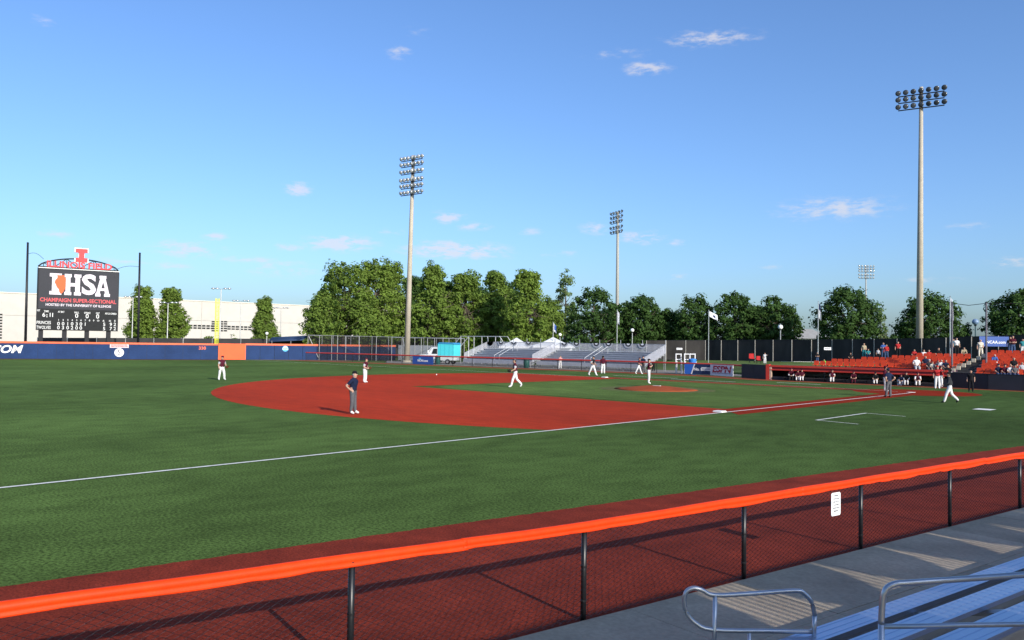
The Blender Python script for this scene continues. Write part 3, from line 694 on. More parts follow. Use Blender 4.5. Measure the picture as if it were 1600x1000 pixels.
def sbtext(name, body, x, y, cap_px, mat, par, bold=.02, wpx=None, sx=1.0):
    h = SH*cap_px/492.0; size = h/.70
    me = text_mesh(body, size, bold, 0, .012, mat, 'CENTER', sx)
    if wpx:
        xs = [v.co.x for v in me.vertices]; w = max(xs)-min(xs); me.transform(Matrix.Diagonal((SW*wpx/639.0/w, 1, 1, 1)))
    me.transform(frame(sb(x, y)+NZ*.075, EX, (0, 0, 1))); return link(name, me, par)
sbtext('screen_text', 'CHAMPAIGN SUPER-SECTIONAL', 600, 503, 30, e_red, scr, .028, 600)
sbtext('screen_text', 'HOSTED BY THE UNIVERSITY OF ILLINOIS', 602, 540, 19, e_white, scr, .02, 515)
for ch, x in (('6', 333), ('1', 381), ('1', 400)): sbtext('score_digits', ch, x, 612+.03*(x-333), 32, e_dig, brd, .012)
for y in (606, 621): sbtext('colon_dot', '.', 357, y-8, 40, e_dig, brd, .012)
for x, y in ((586, 621), (669, 624), (753, 627)): sbtext('score_digits', '0', x, y, 34, e_dig, brd, .012)
for b_, x, y, w_ in (('GUEST', 292, 576, 24), ('TIME', 352, 584, 36), ('AT BAT', 465, 589, 50), ('BALL', 586, 594, 36), ('STRIKE', 669, 598, 50), ('OUT', 753, 601, 30), ('PITCH SPEED', 860, 605, 92)):
    sbtext('panel_caption', b_, x, y, 14, e_dig, brd, .02, w_)
IX = [447, 482, 518, 552, 588, 621, 655, 689, 722, 757]
for k, x in enumerate(IX): sbtext('panel_caption', str(k+1), x, 652+k*.7, 13, e_dig, brd, .02)
for b_, x in (('R', 802), ('H', 854), ('E', 895)): sbtext('panel_caption', b_, x, 661, 15, e_dig, brd, .02)
sbtext('team_name', 'PRINCES', 334, 673, 24, e_dig, brd, .01, 108); sbtext('team_name', 'TWOLVES', 334, 711, 24, e_dig, brd, .01, 108)
for k, ch in enumerate('0010301'): sbtext('score_digits', ch, IX[k], 682+k*.7, 27, e_dig, brd, .012)
for k, ch in enumerate('030200'): sbtext('score_digits', ch, IX[k], 713+k*.6, 27, e_dig, brd, .012)
for row, s_ in ((689, '592'), (722, '572')):
    for x, ch in zip((808, 862, 895), s_): sbtext('score_digits', ch, x, row, 27, e_dig, brd, .012)
for x in (318, 499, 675, 850):
    p = sb(x, 740); mb = MB(); mb.box(-.28, .28, -.28, .28, 0, ZB); o = mb.build('leg', m_sb, root, local=True)
    o.location = (p-A).xyz*Vector((1, 1, 0))-NZ*.5; o.rotation_euler = (0, 0, math.atan2(EX.y, EX.x))
# arched truss, lettering and the block initial
def arcz(x): f = (x-283)/635.0; return sb(x, 225-95*math.sin(math.pi*min(1, max(0, f)))**.75*1.0+30*f*0).z
TX = [283, 322, 400, 500, 600, 712, 800, 880, 916]
top_pts = [Vector((sb(x, 240).x, sb(x, 240).y, ZT+.25+1.42*math.sin(math.pi*min(1, max(0, (x-283)/633.0)))**.6))-NZ*.3 for x in TX]
bot_pts = [Vector((sb(x, 240).x, sb(x, 240).y, ZT+.22))-NZ*.3 for x in TX]
dense = [Vector((sb(283+633*k/24, 240).x, sb(283+633*k/24, 240).y, ZT+.25+1.42*math.sin(math.pi*k/24)**.6))-NZ*.3 for k in range(25)]
MB().tube(dense, .10, 8).build('truss_chord', m_sb, root); MB().tube(bot_pts, .09, 8).build('truss_chord', m_sb, root)
for k in range(len(TX)-1):
    MB().tube([top_pts[k], bot_pts[k+1]] if k % 2 else [bot_pts[k], top_pts[k+1]], .06, 6).build('truss_strut', m_sb, root)
    MB().tube([top_pts[k+1]-Vector((0, 0, .02)), bot_pts[k+1]], .05, 6).build('truss_strut', m_sb, root)
r_let = M('letter_red', (.60, .03, .035), rough=.4, var=.05)
me = text_mesh('ILLINOIS FIELD', 1.25, .03, 0, .08, r_let, 'CENTER', 1.0)
xs = [v.co.x for v in me.vertices]; me.transform(Matrix.Diagonal((SW*515/639/(max(xs)-min(xs)), 1, 1, 1)))
c = sb(602, 240); me.transform(frame(Vector((c.x, c.y, ZT+.66))-NZ*.1, EX, (0, 0, 1))); link('sign_letters', me, root)
c = sb(613, 240); zi = ZT+1.25
Ip = [(0,0),(1,0),(1,.3),(.72,.3),(.72,.7),(1,.7),(1,1),(0,1),(0,.7),(.28,.7),(.28,.3),(0,.3)]
mb = MB(); mb.prism([(-.80+x*1.60, y*1.95) for x, y in Ip], Vector((c.x, c.y, zi))-NZ*.25, EX, (0, 0, 1), NZ, .3); bi = mb.build('block_initial', r_let, root, fix=True)
mb = MB(); mb.prism([(-.95+x*1.90, -.13+y*2.21) for x, y in Ip], Vector((c.x, c.y, zi))-NZ*.35, EX, (0, 0, 1), NZ, .22); mb.build('initial_outline', m_white, bi, fix=True)
# tall net poles on either side with the guy cables
poles = []
for (u0, u1, v0, v1, dp, lb, tx) in ((43.5, 40, 380, 531, 119, 'tall thin black pole left of the scoreboard', 320), (218.5, 216, 396, 527, 127, 'tall thin black pole right of the scoreboard', 880)):
    b_ = at(u1, v1, dp); t_ = at(u0, v0, dp)
    root = empty('net_pole', (b_.x, b_.y, 0)); tag(root, lb, 'pole')
    MB().tube([(b_.x, b_.y, 0), (t_.x, t_.y, t_.z)], .20, 10, r1=.14).build('post', m_black, root, True)
    MB().lathe([(.17, 0), (.12, .12), (.02, .15)], t_, 10).build('post_cap', m_black, root)
    j = t_-Vector((0, 0, 1.6 if tx == 320 else 2.1)); e_ = Vector((sb(tx, 240).x, sb(tx, 240).y, ZT+(1.3 if tx == 320 else .3)))
    MB().tube([j+(e_-j)*f+Vector((0, 0, .5*math.sin(math.pi*f)*(1 if tx == 320 else .7))) for f in [k/8 for k in range(9)]], .028, 5).build('guy_cable', m_black, root)
# ---- dark windscreen fence behind the wall
wm = M('windscreen_grey', (.032, .031, .033), rough=.9, var=.25, scale=.5)
pts = [at(58, 530, 141), at(240, 530, 147), at(420, 530, 152), at(650, 530, 160)]; hz = [at(58, 527.5, 141).z, at(240, 528.3, 147).z, at(420, 529.3, 152).z, at(650, 530, 160).z]
root = empty('windscreen_fence', (pts[0].x, pts[0].y, 0)); tag(root, 'low dark windscreen fence behind the outfield wall', 'fence')
for k in range(3):
    for j in range(4):
        a_ = pts[k].lerp(pts[k+1], j/4+.002); b_ = pts[k].lerp(pts[k+1], (j+1)/4-.002); za = hz[k]+(hz[k+1]-hz[k])*j/4; zb_ = hz[k]+(hz[k+1]-hz[k])*(j+1)/4
        MB().wall(a_, b_, .03, .1, za, z1b=zb_).build('screen_panel', wm, root)
        MB().tube([(a_.x, a_.y, 0), (a_.x, a_.y, za+.06)], .05, 6).build('post', m_steel, root)
# ---- long cream building
pa, pb = at(-160, 500, 186), at(700, 500, 286); A2 = Vector((pa.x, pa.y, 0)); B2 = Vector((pb.x, pb.y, 0))
EXb = (B2-A2).normalized(); NB = EXb.cross(Vector((0, 0, 1))); LB = (B2-A2).length
HB = at(0, 457.5, 199.5).z
m_cream = M('cream_wall', (.50, .465, .42), rough=.85, var=.04, scale=.05, scale2=.6, var2=.04)
root = empty('cream_building', A2); tag(root, 'long windowless cream building with dark ribbon windows behind the scoreboard', 'building')
def bslab(x0, x1, z0, z1, y0, y1): return MB().prism([(x0, z0), (x1, z0), (x1, z1), (x0, z1)], A2+NB*y0, EXb, (0, 0, 1), NB, y1-y0)
n = 9
for i in range(n):
    bslab(LB*i/n+.06, LB*(i+1)/n-.06, 0, HB*.60, -.0, .12).build('wall_panel', m_cream, root, fix=True)
    bslab(LB*i/n+.06, LB*(i+1)/n-.06, HB*.605, HB, -.0, .12).build('wall_panel', m_cream, root, fix=True)
bslab(0, LB, 0, HB-.05, -40, -.02).build('wall', m_cream, root, fix=True)
bslab(-.2, LB, HB, HB+.22, -.3, .3).build('parapet', M('cream_trim', (.66, .6, .5), var=.04), root, fix=True)
def xb(u, v=510):
    r = ray(u, v); d = EXb; o = Vector((CX, CY)); a_ = Vector((A2.x, A2.y)); den = r.x*d.y-r.y*d.x; w = a_-o
    return (w.x*r.y-w.y*r.x)/den, (w.x*d.y-w.y*d.x)/den
m_win = M('window_dark', (.012, .013, .016), rough=.15, var=.1, spec=.5)
def bwin(u0, u1, v0, v1):
    x0, t0 = xb(u0); x1, t1 = xb(u1); zc = (at(u0, v0, t0).z, at(u0, v1, t0).z)
    f = bslab(x0, x1, zc[1], zc[0], .1205, .15).build('window', M('window_frame', (.25, .24, .22)), root, fix=True)
    bslab(x0+.08, x1-.08, zc[1]+.06, zc[0]-.06, .1505, .17).build('pane', m_win, f, fix=True)
u = 254.0
while u < 325:
    bwin(u, u+5.8, 507.2+(u-300)*.025, 510.2+(u-300)*.025); bwin(u, u+5.8, 511+(u-300)*.025, 513.8+(u-300)*.025); u += 6.8
while u < 391:
    if not (329 < u < 352): bwin(u, u+5.6, 508+(u-330)*.03, 511+(u-330)*.03); bwin(u, u+5.6, 511.9+(u-330)*.03, 514.4+(u-330)*.03)
    u += 6.5
for v in (501.3, 504.7, 508.2, 511.8, 515.4):
    for u in (330, 336.5, 343, 349.2): bwin(u, u+5.6, v, v+2.6)
for k in range(9): bwin(-14, 3.5, 489.5+4.6*k, 492.6+4.6*k)
# low bushes and shrubs below the building are built with the trees
# ------------------------------------------------------------------ trees
def leafmat(name, c, tr=.42, var=.30): return M(name, c, rough=.75, var=var, scale=1.1, trans=tr, spec=.12, scale2=.35, var2=.22)
lf_bright = leafmat('leaf_bright', (.175, .255, .046)); lf_mid = leafmat('leaf_mid', (.165, .245, .046)); lf_dark = leafmat('leaf_dark', (.055, .106, .026), .34); lf_pale = leafmat('leaf_pale', (.17, .24, .085)); lf_spruce = leafmat('leaf_spruce', (.07, .10, .07), .1)
bark = M('bark', (.10, .08, .06), rough=.95, var=.3, scale=3, bump=.6)
def leaf_quads(P, N, size, rng):
    n = len(P); r = rng.normal(size=(n, 3)); N = N/np.linalg.norm(N, axis=1, keepdims=True)
    a = np.cross(N, r); a /= np.linalg.norm(a, axis=1, keepdims=True)+1e-9; b = np.cross(N, a)
    s = size*rng.uniform(.6, 1.35, (n, 1)); a *= s; b *= s*rng.uniform(.55, .9, (n, 1))
    V = np.stack([P-a, P-b*.8, P+a, P+b*.8], 1).reshape(-1, 3)
    return V
def quad_mesh(name, V, mat):
    n = len(V)//4; me = bpy.data.meshes.new(name); me.vertices.add(n*4); me.loops.add(n*4); me.polygons.add(n)
    me.vertices.foreach_set('co', V.astype(np.float32).ravel()); me.loops.foreach_set('vertex_index', np.arange(n*4, dtype=np.int32))
    me.polygons.foreach_set('loop_start', np.arange(0, n*4, 4, dtype=np.int32)); me.polygons.foreach_set('loop_total', np.full(n, 4, dtype=np.int32))
    me.materials.append(mat); me.update(calc_edges=True); return me
def crown_points(masses, rng, clump, per, shell=.55):
    """masses: (centre, (rx, ry, rz), n clumps, point) ellipsoids filled with leafy clumps, tapering upwards when point > 0"""
    Ps, Ns = [], []
    for c, rad, nc, pt in masses:
        d = rng.normal(size=(nc, 3)); d /= np.linalg.norm(d, axis=1, keepdims=True)
        rr = (shell+(1-shell)*rng.random((nc, 1))**.6) if shell < 1 else 1
        q = d*rr; tz = (q[:, 2:3]+1)/2
        q[:, :2] *= 1-pt*tz**1.15
        C = np.array(c)+q*np.array(rad)*rng.uniform(.86, 1.10, (nc, 1))
        cr = clump*rng.uniform(.6, 1.45, (nc, 1))
        for i in range(nc):
            m = int(per*rng.uniform(.6, 1.3)); dd = rng.normal(size=(m, 3)); dd /= np.linalg.norm(dd, axis=1, keepdims=True)
            Pp = C[i]+dd*cr[i]*rng.random((m, 1))**.45*np.array((1, 1, .72)); Ps.append(Pp)
            Ns.append(dd*.9+(C[i]-np.array(c))/max(rad)*.5+np.array((0, 0, .35))+rng.normal(size=(m, 3))*.45)
    return np.concatenate(Ps), np.concatenate(Ns)
def tree(name, loc, masses, mat, label, seed, clump=1.0, per=34, leaf=.30, trunk_r=.3, trunk_h=None, group='trees round the ball field', shell=.5, twig=8, limb_r=.09):
    rng = np.random.default_rng(seed); root = empty(name, loc); tag(root, label, 'tree', group)
    P, N = crown_points(masses, rng, clump, per, shell)
    P[:, 2] = np.maximum(P[:, 2], .35)
    link('crown', quad_mesh('crown', leaf_quads(P, N, leaf, rng), mat), root, True)
    hi = max(m[0][2]+m[1][2]*.6 for m in masses); th = trunk_h or hi
    mb = MB(); mb.tube([(0, 0, -.1), (.05, .02, th*.3), (-.05, .06, th*.65), (0, 0, th)], [trunk_r*1.25, trunk_r, trunk_r*.6, trunk_r*.15], 8)
    for c, rad, nc, pt in masses:
        for k in range(twig):
            a = rng.uniform(0, 6.28); z0 = rng.uniform(.18, .7)*th; e = (c[0]+math.cos(a)*rad[0]*.75, c[1]+math.sin(a)*rad[1]*.75, min(c[2]+rad[2]*.5, z0+rng.uniform(.8, 3.0)))
            m_ = (e[0]*.45, e[1]*.45, z0+(e[2]-z0)*.35); mb.tube([(0, 0, z0), m_, e], [limb_r, limb_r*.7, limb_r*.25], 5)
    mb.build('trunk', bark, root, True, local=True)
    return root
def tree_px(name, u, dp, v_top, w_px, mat, label, seed, kind, vb=545, **kw):
    b = at(u, vb, dp); H = at(u, v_top, dp).z; w = w_px*dp/FPX/2*(1.34 if (kind == 'tall' and u > 470) else 1.05); rnd = random.Random(seed)
    if kind == 'round':
        ms = [((0, 0, H*.55), (w*.95, w*.95, H*.44), 170, .15)]
        for k in range(6):
            a = k*1.05+rnd.random(); ms.append(((math.cos(a)*w*.55, math.sin(a)*w*.55, H*rnd.uniform(.32, .62)), (w*.48, w*.48, H*.26), 20, .15))
        ms.append(((rnd.uniform(-.2, .2)*w, 0, H*.83), (w*.4, w*.4, H*.15), 12, .3))
    elif kind == 'tall':
        ms = [((0, 0, H*.48), (w*.92, w*.92, H*.46), 150, .46)]
        for k in range(5):
            a = k*1.25+rnd.random(); ms.append(((math.cos(a)*w*.5, math.sin(a)*w*.5, H*rnd.uniform(.22, .5)), (w*.55, w*.55, H*.25), 30, .35))
        for k in range(7):
            a = rnd.uniform(0, 6.28); zz = rnd.uniform(.70, .90); ms.append(((math.cos(a)*w*.28, math.sin(a)*w*.28, H*zz), (w*.26, w*.26, H*(1-zz)*.95), 13, .6))
        ms.append(((0, 0, H*.86), (w*.2, w*.2, H*.14), 9, .75))
    elif kind == 'sparse':
        ms = [((0, 0, H*.66), (w*.85, w*.85, H*.34), 40, .5), ((w*.4, 0, H*.42), (w*.5, w*.5, H*.12), 9, .2), ((-w*.45, 0, H*.5), (w*.4, w*.4, H*.12), 8, .2), ((0, 0, H*.25), (w*.55, w*.55, H*.12), 10, .2)]
    elif kind == 'cone':
        ms = [((0, 0, H*.45), (w, w, H*.5), 60, .92)]
    elif kind == 'bush':
        ms = [((0, 0, H*.5), (w, w*.7, H*.45), 16, .2)]
    return tree(name, (b.x, b.y, 0), ms, mat, label, seed, **kw)
# three narrow trees in front of the cream building
tree_px('poplar_tree', 221, 168, 446, 54, lf_bright, 'narrow light green tree just right of the scoreboard', 11, 'tall', clump=.85, per=44, leaf=.24)
tree_px('poplar_tree', 268, 170, 447, 52, lf_bright, 'narrow light green tree second right of the scoreboard', 12, 'tall', clump=.85, per=44, leaf=.24)
tree_px('poplar_tree', 412, 182, 463, 42, lf_mid, 'small lone tree before the cream building, right of the yellow pole', 13, 'tall', clump=.8, per=44, leaf=.24)
# the grove
G = [(536, 152, 409, 104, lf_mid, 'big leafy tree at the left end of the tall grove', 'tall', 1.3), (585, 156, 403, 84, lf_bright, 'tallest bright tree of the grove, left of the beige light pole', 'tall', 1.2), (609, 163, 406, 60, lf_mid, 'tall tree of the grove just left of the beige light pole', 'tall', 1.1),
 (672, 158, 410, 72, lf_mid, 'tall pale topped tree just right of the beige light pole', 'tall', 1.1), (700, 166, 440, 54, lf_dark, 'darker tree low in the middle of the grove', 'tall', 1.1), (727, 160, 421, 66, lf_mid, 'tall tree in the middle of the grove above the silver bleachers', 'tall', 1.1),
 (777, 162, 421, 60, lf_mid, 'tall open tree right of the grove middle', 'tall', 1.05), (822, 150, 418, 74, lf_bright, 'bright pointed tree at the right end of the grove', 'tall', 1.1), (883, 170, 415, 40, lf_pale, 'sparse pale tree with sky showing through, right of the grove', 'sparse', .95),
 (507, 150, 452, 62, lf_mid, 'spreading lower tree at the far left edge of the grove', 'round', 1.1), (650, 176, 432, 70, lf_dark, 'dark tree half hidden behind the beige light pole', 'tall', 1.1), (752, 176, 446, 66, lf_dark, 'dark tree at the back of the grove', 'tall', 1.1), (798, 172, 440, 60, lf_dark, 'shaded tree behind the bright pointed tree', 'tall', 1.1), (858, 166, 462, 44, lf_mid, 'low tree between the grove and the sparse tree', 'round', 1.0)]
for i, (u, dp, vt, w, m_, lb, kd, cl) in enumerate(G):
    tree_px('cottonwood_tree', u, dp, vt, w, m_, lb, 40+i, kd, clump=cl*.84, per=46, leaf=.25, trunk_r=.28)
# dark rounded maples
Dk = [(927, 146, 447, 88, 'large dark round tree below the slender far light pole'), (1000, 148, 461, 72, 'dark round tree right of the white flag'), (1043, 150, 483, 46, 'smallest dark tree in the row behind the black fence'), (1086, 146, 461, 66, 'dark tree behind the blue and white flag'),
 (1147, 142, 455, 82, 'tall dark tree in the middle of the row behind the black fence'), (1213, 140, 463, 76, 'broad dark tree behind the globe lamp at the row end'), (1325, 126, 445, 96, 'big lone round tree below the distant floodlights'), (1452, 122, 457, 100, 'dark round tree behind the tall right light pole'), (1592, 118, 452, 100, 'dark tree cut by the right edge of the picture'), (968, 158, 470, 60, 'dark tree low between the two round trees left of the white flag'), (1182, 152, 476, 60, 'shadowed tree behind the row gap left of the globe lamp')]
for i, (u, dp, vt, w, lb) in enumerate(Dk):
    tree_px('maple_tree', u, dp, vt, w, lf_dark, lb, 70+i, 'round', clump=.85, per=42, leaf=.235, trunk_r=.25, shell=.72)
tree_px('maple_tree', 1376, 135, 480, 26, lf_pale, 'thin pale tree peeking right of the big lone round tree', 95, 'sparse', clump=.6, per=16, leaf=.2, trunk_r=.12)
tree_px('spruce_tree', 1511, 122, 502, 30, lf_spruce, 'small grey green spruce beside the blue globe lamp', 96, 'cone', clump=.5, per=40, leaf=.2, trunk_r=.15)
tree_px('maple_tree', 1397, 210, 524, 34, lf_dark, 'tiny distant tree left of the tall right light pole', 97, 'round', clump=.8, per=24, leaf=.3, trunk_r=.15)
for i, (u, w, vt, lb) in enumerate(((328, 34, 523, 'low round shrub left of the yellow foul pole base'), (362, 36, 522, 'low green shrub right of the yellow foul pole'), (396, 34, 523, 'green shrub under the small lone tree'), (432, 32, 524, 'green shrub right of the small lone tree'))):
    o = tree_px('shrub', u, 178, vt, w, lf_bright, lb, 110+i, 'bush', clump=.7, per=34, leaf=.22, trunk_r=.08, group='shrubs along the cream building'); o['category'] = 'shrub'
# ------------------------------------------------------------------ floodlight poles, small lights, flags, globe lamps
m_lampdark = M('lamp_housing', (.05, .055, .06), rough=.4, metal=.5, var=.1)
m_lampglass = M('lamp_glass', (.55, .56, .56), rough=.15, metal=.3, var=.1)
m_lampsil = M('lamp_silver', (.60, .60, .58), rough=.3, metal=.7, var=.1)
def flood(name, u0, v0, u1, v1, dp, label, rows, width, aim, r0, r1, per, lamp_r, pole_m, zbase=0.0, housing=None, tilt=.25, glass=None):
    """rows: photo heights (v) of the cross bars; aim: horizontal direction the lamps look"""
    b = at(u0, v0, dp); t = at(u1, v1, dp); base = Vector((b.x, b.y, zbase)); root = empty(name, base); tag(root, label, 'light pole')
    top = Vector((t.x, t.y, t.z))
    MB().tube([base, base.lerp(top, .5), top], [r0, (r0+r1)/2, r1], 14).build('pole', pole_m, root, True)
    MB().lathe([(r0*1.5, 0), (r0*1.5, .25), (r0*1.05, .3)], base, 14).build('base_collar', pole_m, root)
    aim = Vector((aim[0], aim[1], 0)).normalized(); side = aim.cross(Vector((0, 0, 1))).normalized()
    lmb = MB(); hd = housing or m_lampdark
    lmb.lathe([(lamp_r*.35, -lamp_r*1.1), (lamp_r*.75, -lamp_r*.75), (lamp_r, 0), (lamp_r, lamp_r*.12)], (0, 0, 0), 12, 0, (0, 1, 0))
    gmb = MB(); gmb.lathe([(lamp_r*.9, lamp_r*.125), (lamp_r*.6, lamp_r*.2), (.02, lamp_r*.24)], (0, 0, 0), 12, 0, (0, 1, 0))
    ml = lmb.mesh('lamp', hd, True); mg = gmb.mesh('lens', glass or m_lampglass, True)
    rz = math.atan2(-aim.x, aim.y)
    for i, v in enumerate(rows):
        z = at(u1, v, dp).z; c = Vector((top.x, top.y, z))+aim*(r1+.08)
        MB().tube([c-side*width/2, c+side*width/2], .07, 8).build('cross_bar', m_black, root)
        for k in range(per):
            x = -width/2+width*k/(per-1)
            if i % 1 == 0:
                p = c+side*x+Vector((0, 0, lamp_r*1.25))+aim*lamp_r*.4
                o = link('lamp', ml, root); o.matrix_basis = Matrix.Translation(p) @ Matrix.Rotation(rz+random.uniform(-.25, .25), 4, 'Z') @ Matrix.Rotation(-tilt+random.uniform(-.1, .1), 4, 'X')
                g = link('lens', mg, o, True)
    return root
home_aim = Vector((12-80, 12+18, 0))
p = at(636, 560, 124)
flood('floodlight_pole', 635.5, 560, 646, 243, 124, 'tall beige floodlight pole with two lamp banks before the grove', (251, 260.5, 272, 285, 294.5, 305), 4.3, tuple(-cF*3.0-cR*2.2), .46, .24, 7, .30, m_conc, housing=m_lampsil)
p = at(1438, 545, 97)
flood('floodlight_pole', 1436.5, 545, 1439.5, 136, 97, 'tallest floodlight pole with three rows of dark lamps at right', (148, 158.5, 170), 4.9, tuple(-cF*5.5-cR*3.4), .42, .20, 7, .31, m_conc, zbase=1.5, glass=M('lamp_glass_dark', (.05, .055, .065), rough=.15, var=.2, spec=.6))
p = at(964, 545, 176)
flood('floodlight_pole', 964, 545, 965.5, 331, 176, 'slender far floodlight pole seen edge on above the dark trees', (335, 342, 349, 358, 365), 4.6, tuple(-cF*1.9-cR*4.4), .42, .26, 5, .30, M('pole_grey', (.34, .33, .29), rough=.7))
flood('floodlight_pole', 1353, 545, 1353, 415, 310, 'distant floodlight pole with five lamp rows over the lone round tree', (417.5, 421.5, 425.5, 431, 435.5), 5.6, (-.72, .69, 0), .34, .2, 6, .34, M('pole_grey', (.34, .33, .29), rough=.7))
# clamp box on the tall right pole
# small car-park lights
def lot_light(u, vt, dp, label, arms=2):
    b = at(u, 540, dp); z = at(u, vt, dp).z; root = empty('parking_light', (b.x, b.y, 0)); tag(root, label, 'street light', 'car park lights')
    MB().tube([(b.x, b.y, 0), (b.x, b.y, z)], .13, 8, r1=.08).build('pole', m_steel, root)
    s = cR; c = Vector((b.x, b.y, z))
    MB().tube([c-s*1.5, c-s*.9+Vector((0, 0, .25)), c, c+s*.9+Vector((0, 0, .25)), c+s*1.5], .05, 6).build('arm', m_steel, root)
    for k in (-1.5, -.75, .75, 1.5):
        q2 = c+s*k+Vector((0, 0, .12)); mb = MB(); mb.lathe([(.08, .2), (.30, .12), (.34, -.05), (.2, -.08)], q2, 10); mb.build('lamp_head', m_lampsil, root, True)
lot_light(343.5, 452, 150, 'grey parking light right of the yellow foul pole'); lot_light(375, 471, 172, 'second grey parking light, before the dark window row'); lot_light(438, 482, 185, 'small parking light right of the lone small tree')
lot_light(206, 465, 160, 'parking light left of the narrow trees by the scoreboard'); lot_light(261, 474, 155, 'parking light standing before the second narrow tree')
# globe lamps
def globe(u, v, dp, label, zb=.8, r=.30, blue=False, vb=None):
    c = at(u, v, dp); root = empty('globe_lamp', (c.x, c.y, zb)); tag(root, label, 'street light', 'globe lamps')
    MB().tube([(c.x, c.y, zb), (c.x, c.y, c.z-r*.8)], .07, 8).build('post', M('lamp_teal', (.03, .07, .08)) if blue else m_steel, root)
    MB().lathe([(.15, 0), (.15, .1), (.08, .22)], (c.x, c.y, zb), 10).build('base', m_black, root)
    MB().lathe([(.12, -.12), (.16, -.02), (.1, .05)], (c.x, c.y, c.z-r), 10).build('collar', m_black, root)
    MB().lathe([(r*math.sin(math.pi*k/10)+.002, -r*math.cos(math.pi*k/10)) for k in range(11)], c, 16).build('globe', M('globe_blue', (.16, .24, .36), rough=.3) if blue else M('globe_white', (.85, .84, .82), rough=.3, var=.03), root, True)
globe(988, 516, 133, 'white globe lamp in front of the dark trees by the bleachers'); globe(1219.5, 511, 118, 'white globe lamp behind the black fence at the row end', r=.34); globe(1524, 503, 100, 'blue grey globe lamp beside the spruce', r=.38, blue=True, zb=1.5)
globe(875, 523, 140, 'small dim globe lamp right of the blue flag', r=.28); globe(417, 521, 150, 'small white globe lamp before the lone small tree', zb=0, r=.28)
# flags hanging from poles
def flag(u, vt, vb, dp, label, cols, w, h, zb, droop=1.0, seed=0):
    t = at(u, vt, dp); root = empty('flag_pole', (t.x, t.y, zb)); tag(root, label, 'flag')
    MB().tube([(t.x, t.y, zb), (t.x, t.y, t.z)], .06, 8, r1=.04).build('pole', m_lampsil, root)
    MB().lathe([(.02, -.06), (.07, 0), (.02, .06)], (t.x, t.y, t.z+.05), 8).build('finial', m_steel, root)
    rnd = random.Random(seed); nx, nz_ = 9, 12; mb = MB(); idx = {}
    for i in range(nx+1):
        for j in range(nz_+1):
            f = i/nx; g_ = j/nz_
            x = f*w*(1-.25*droop); z = -g_*h-f*w*.75*droop; y = .16*math.sin(f*9+g_*2)*f
            idx[i, j] = len(mb.v); mb.v.append(tuple(Vector((t.x, t.y, t.z-.1))+cR*(.07+x)+cF*y+Vector((0, 0, z))))
    for i in range(nx):
        for j in range(nz_):
            mb.f.append((idx[i, j], idx[i+1, j], idx[i+1, j+1], idx[i, j+1])); mb.m.append(cols(i/nx, j/nz_))
    o = mb.build('cloth', [M('flag_white', (.72, .72, .74), rough=.8), M('flag_blue', (.04, .10, .35), rough=.8), M('flag_navy', (.02, .03, .1), rough=.8), M('flag_orange', (.7, .16, .04), rough=.8)], root, True)
    s = o.modifiers.new('thick', 'SOLIDIFY'); s.thickness = .012
flag(864.5, 504, 525, 118, 'blue and white flag above the white tent', lambda x, y: 1 if x > .15 and y < .7 else 0, .5, 1.1, 0, 1.0, 1)
flag(964.5, 485, 552, 104, 'limp white flag on a pole behind the far bleachers', lambda x, y: 0, .28, 1.5, 0, 1.2, 2)
flag(1107.5, 485, 560, 112, 'white flag with dark blue mark before the dark trees', lambda x, y: 2 if (.35 < x < .75 and .3 < y < .7) else 0, 1.3, .75, .8, .55, 3)
flag(1278.5, 472, 556, 92, 'navy and white flag hanging on a pole behind the dugout seats', lambda x, y: 2 if y < .35 else 0, .3, 1.7, 1.2, 1.3, 4)
flag(1484.5, 464, 560, 84, 'white flag hanging on the pole right of the tall light pole', lambda x, y: 0, .3, 2.1, 1.5, 1.3, 5)
# backstop net poles
root = None
tops = []
for u, vt, lb in ((1487.5, 473, 'dark steel net pole right of the white flag'), (1541, 473, 'dark steel net pole rising through the right seats')):
    b = onY(u, 560, -10.6) if False else at(u, 560, 70 if u < 1500 else 67); t = at(u, vt, 70 if u < 1500 else 67)
    root = empty('net_pole', (b.x, b.y, 0)); tag(root, lb, 'pole'); MB().tube([(b.x, b.y, 0), (t.x, t.y, t.z)], .075, 8).build('post', M('net_steel', (.16, .15, .17), rough=.5, metal=.4), root); MB().lathe([(.1, 0), (.02, .1)], t, 8).build('post_cap', m_black, root); tops.append(t)
e_ = at(1660, 474, 64); mb = MB(); mb.tube([tops[0]-Vector((0, 0, .05)), (tops[0]+tops[1])/2-Vector((0, 0, .22)), tops[1]-Vector((0, 0, .05)), e_], .025, 5)
tag(mb.build('net_cable', m_black), 'thin cable strung between the two dark net poles', 'cable')
# ------------------------------------------------------------------ far side: fence, bullpen, cages, bleachers, tents, truck
m_rail = M('rail_red', (.50, .048, .032), rough=.5, var=.08)
m_alu = M('aluminium', (.56, .56, .60), rough=.5, metal=.1, var=.08, scale=2)
m_alu2 = M('aluminium_grey', (.50, .50, .54), rough=.55, metal=.1, var=.1, scale=2)
root = empty('field_fence', (FARF[0][0], FARF[0][1], 0)); tag(root, 'low black wire fence with red top rail along the far side', 'fence')
FP = [Vector(p) for p in FARF[:-1]] + [Vector((20.0, -12.7))]
for a, b in zip(FP[:-1], FP[1:]):
    n = max(1, round((b-a).length/3.4))
    for i in range(n):
        p, q2 = a+(b-a)*i/n, a+(b-a)*(i+1)/n
        MB().tube([(p.x, p.y, 0), (p.x, p.y, 1.16)], .035, 6).build('post', m_black, root)
        MB().wall(p, q2, .005, .05, 1.12).build('wire_panel', NET('wire_far', (.03, .03, .03), .16), root)
    MB().tube([(a.x, a.y, 1.2), (b.x, b.y, 1.2)], .085, 8).build('top_rail', m_rail, root)
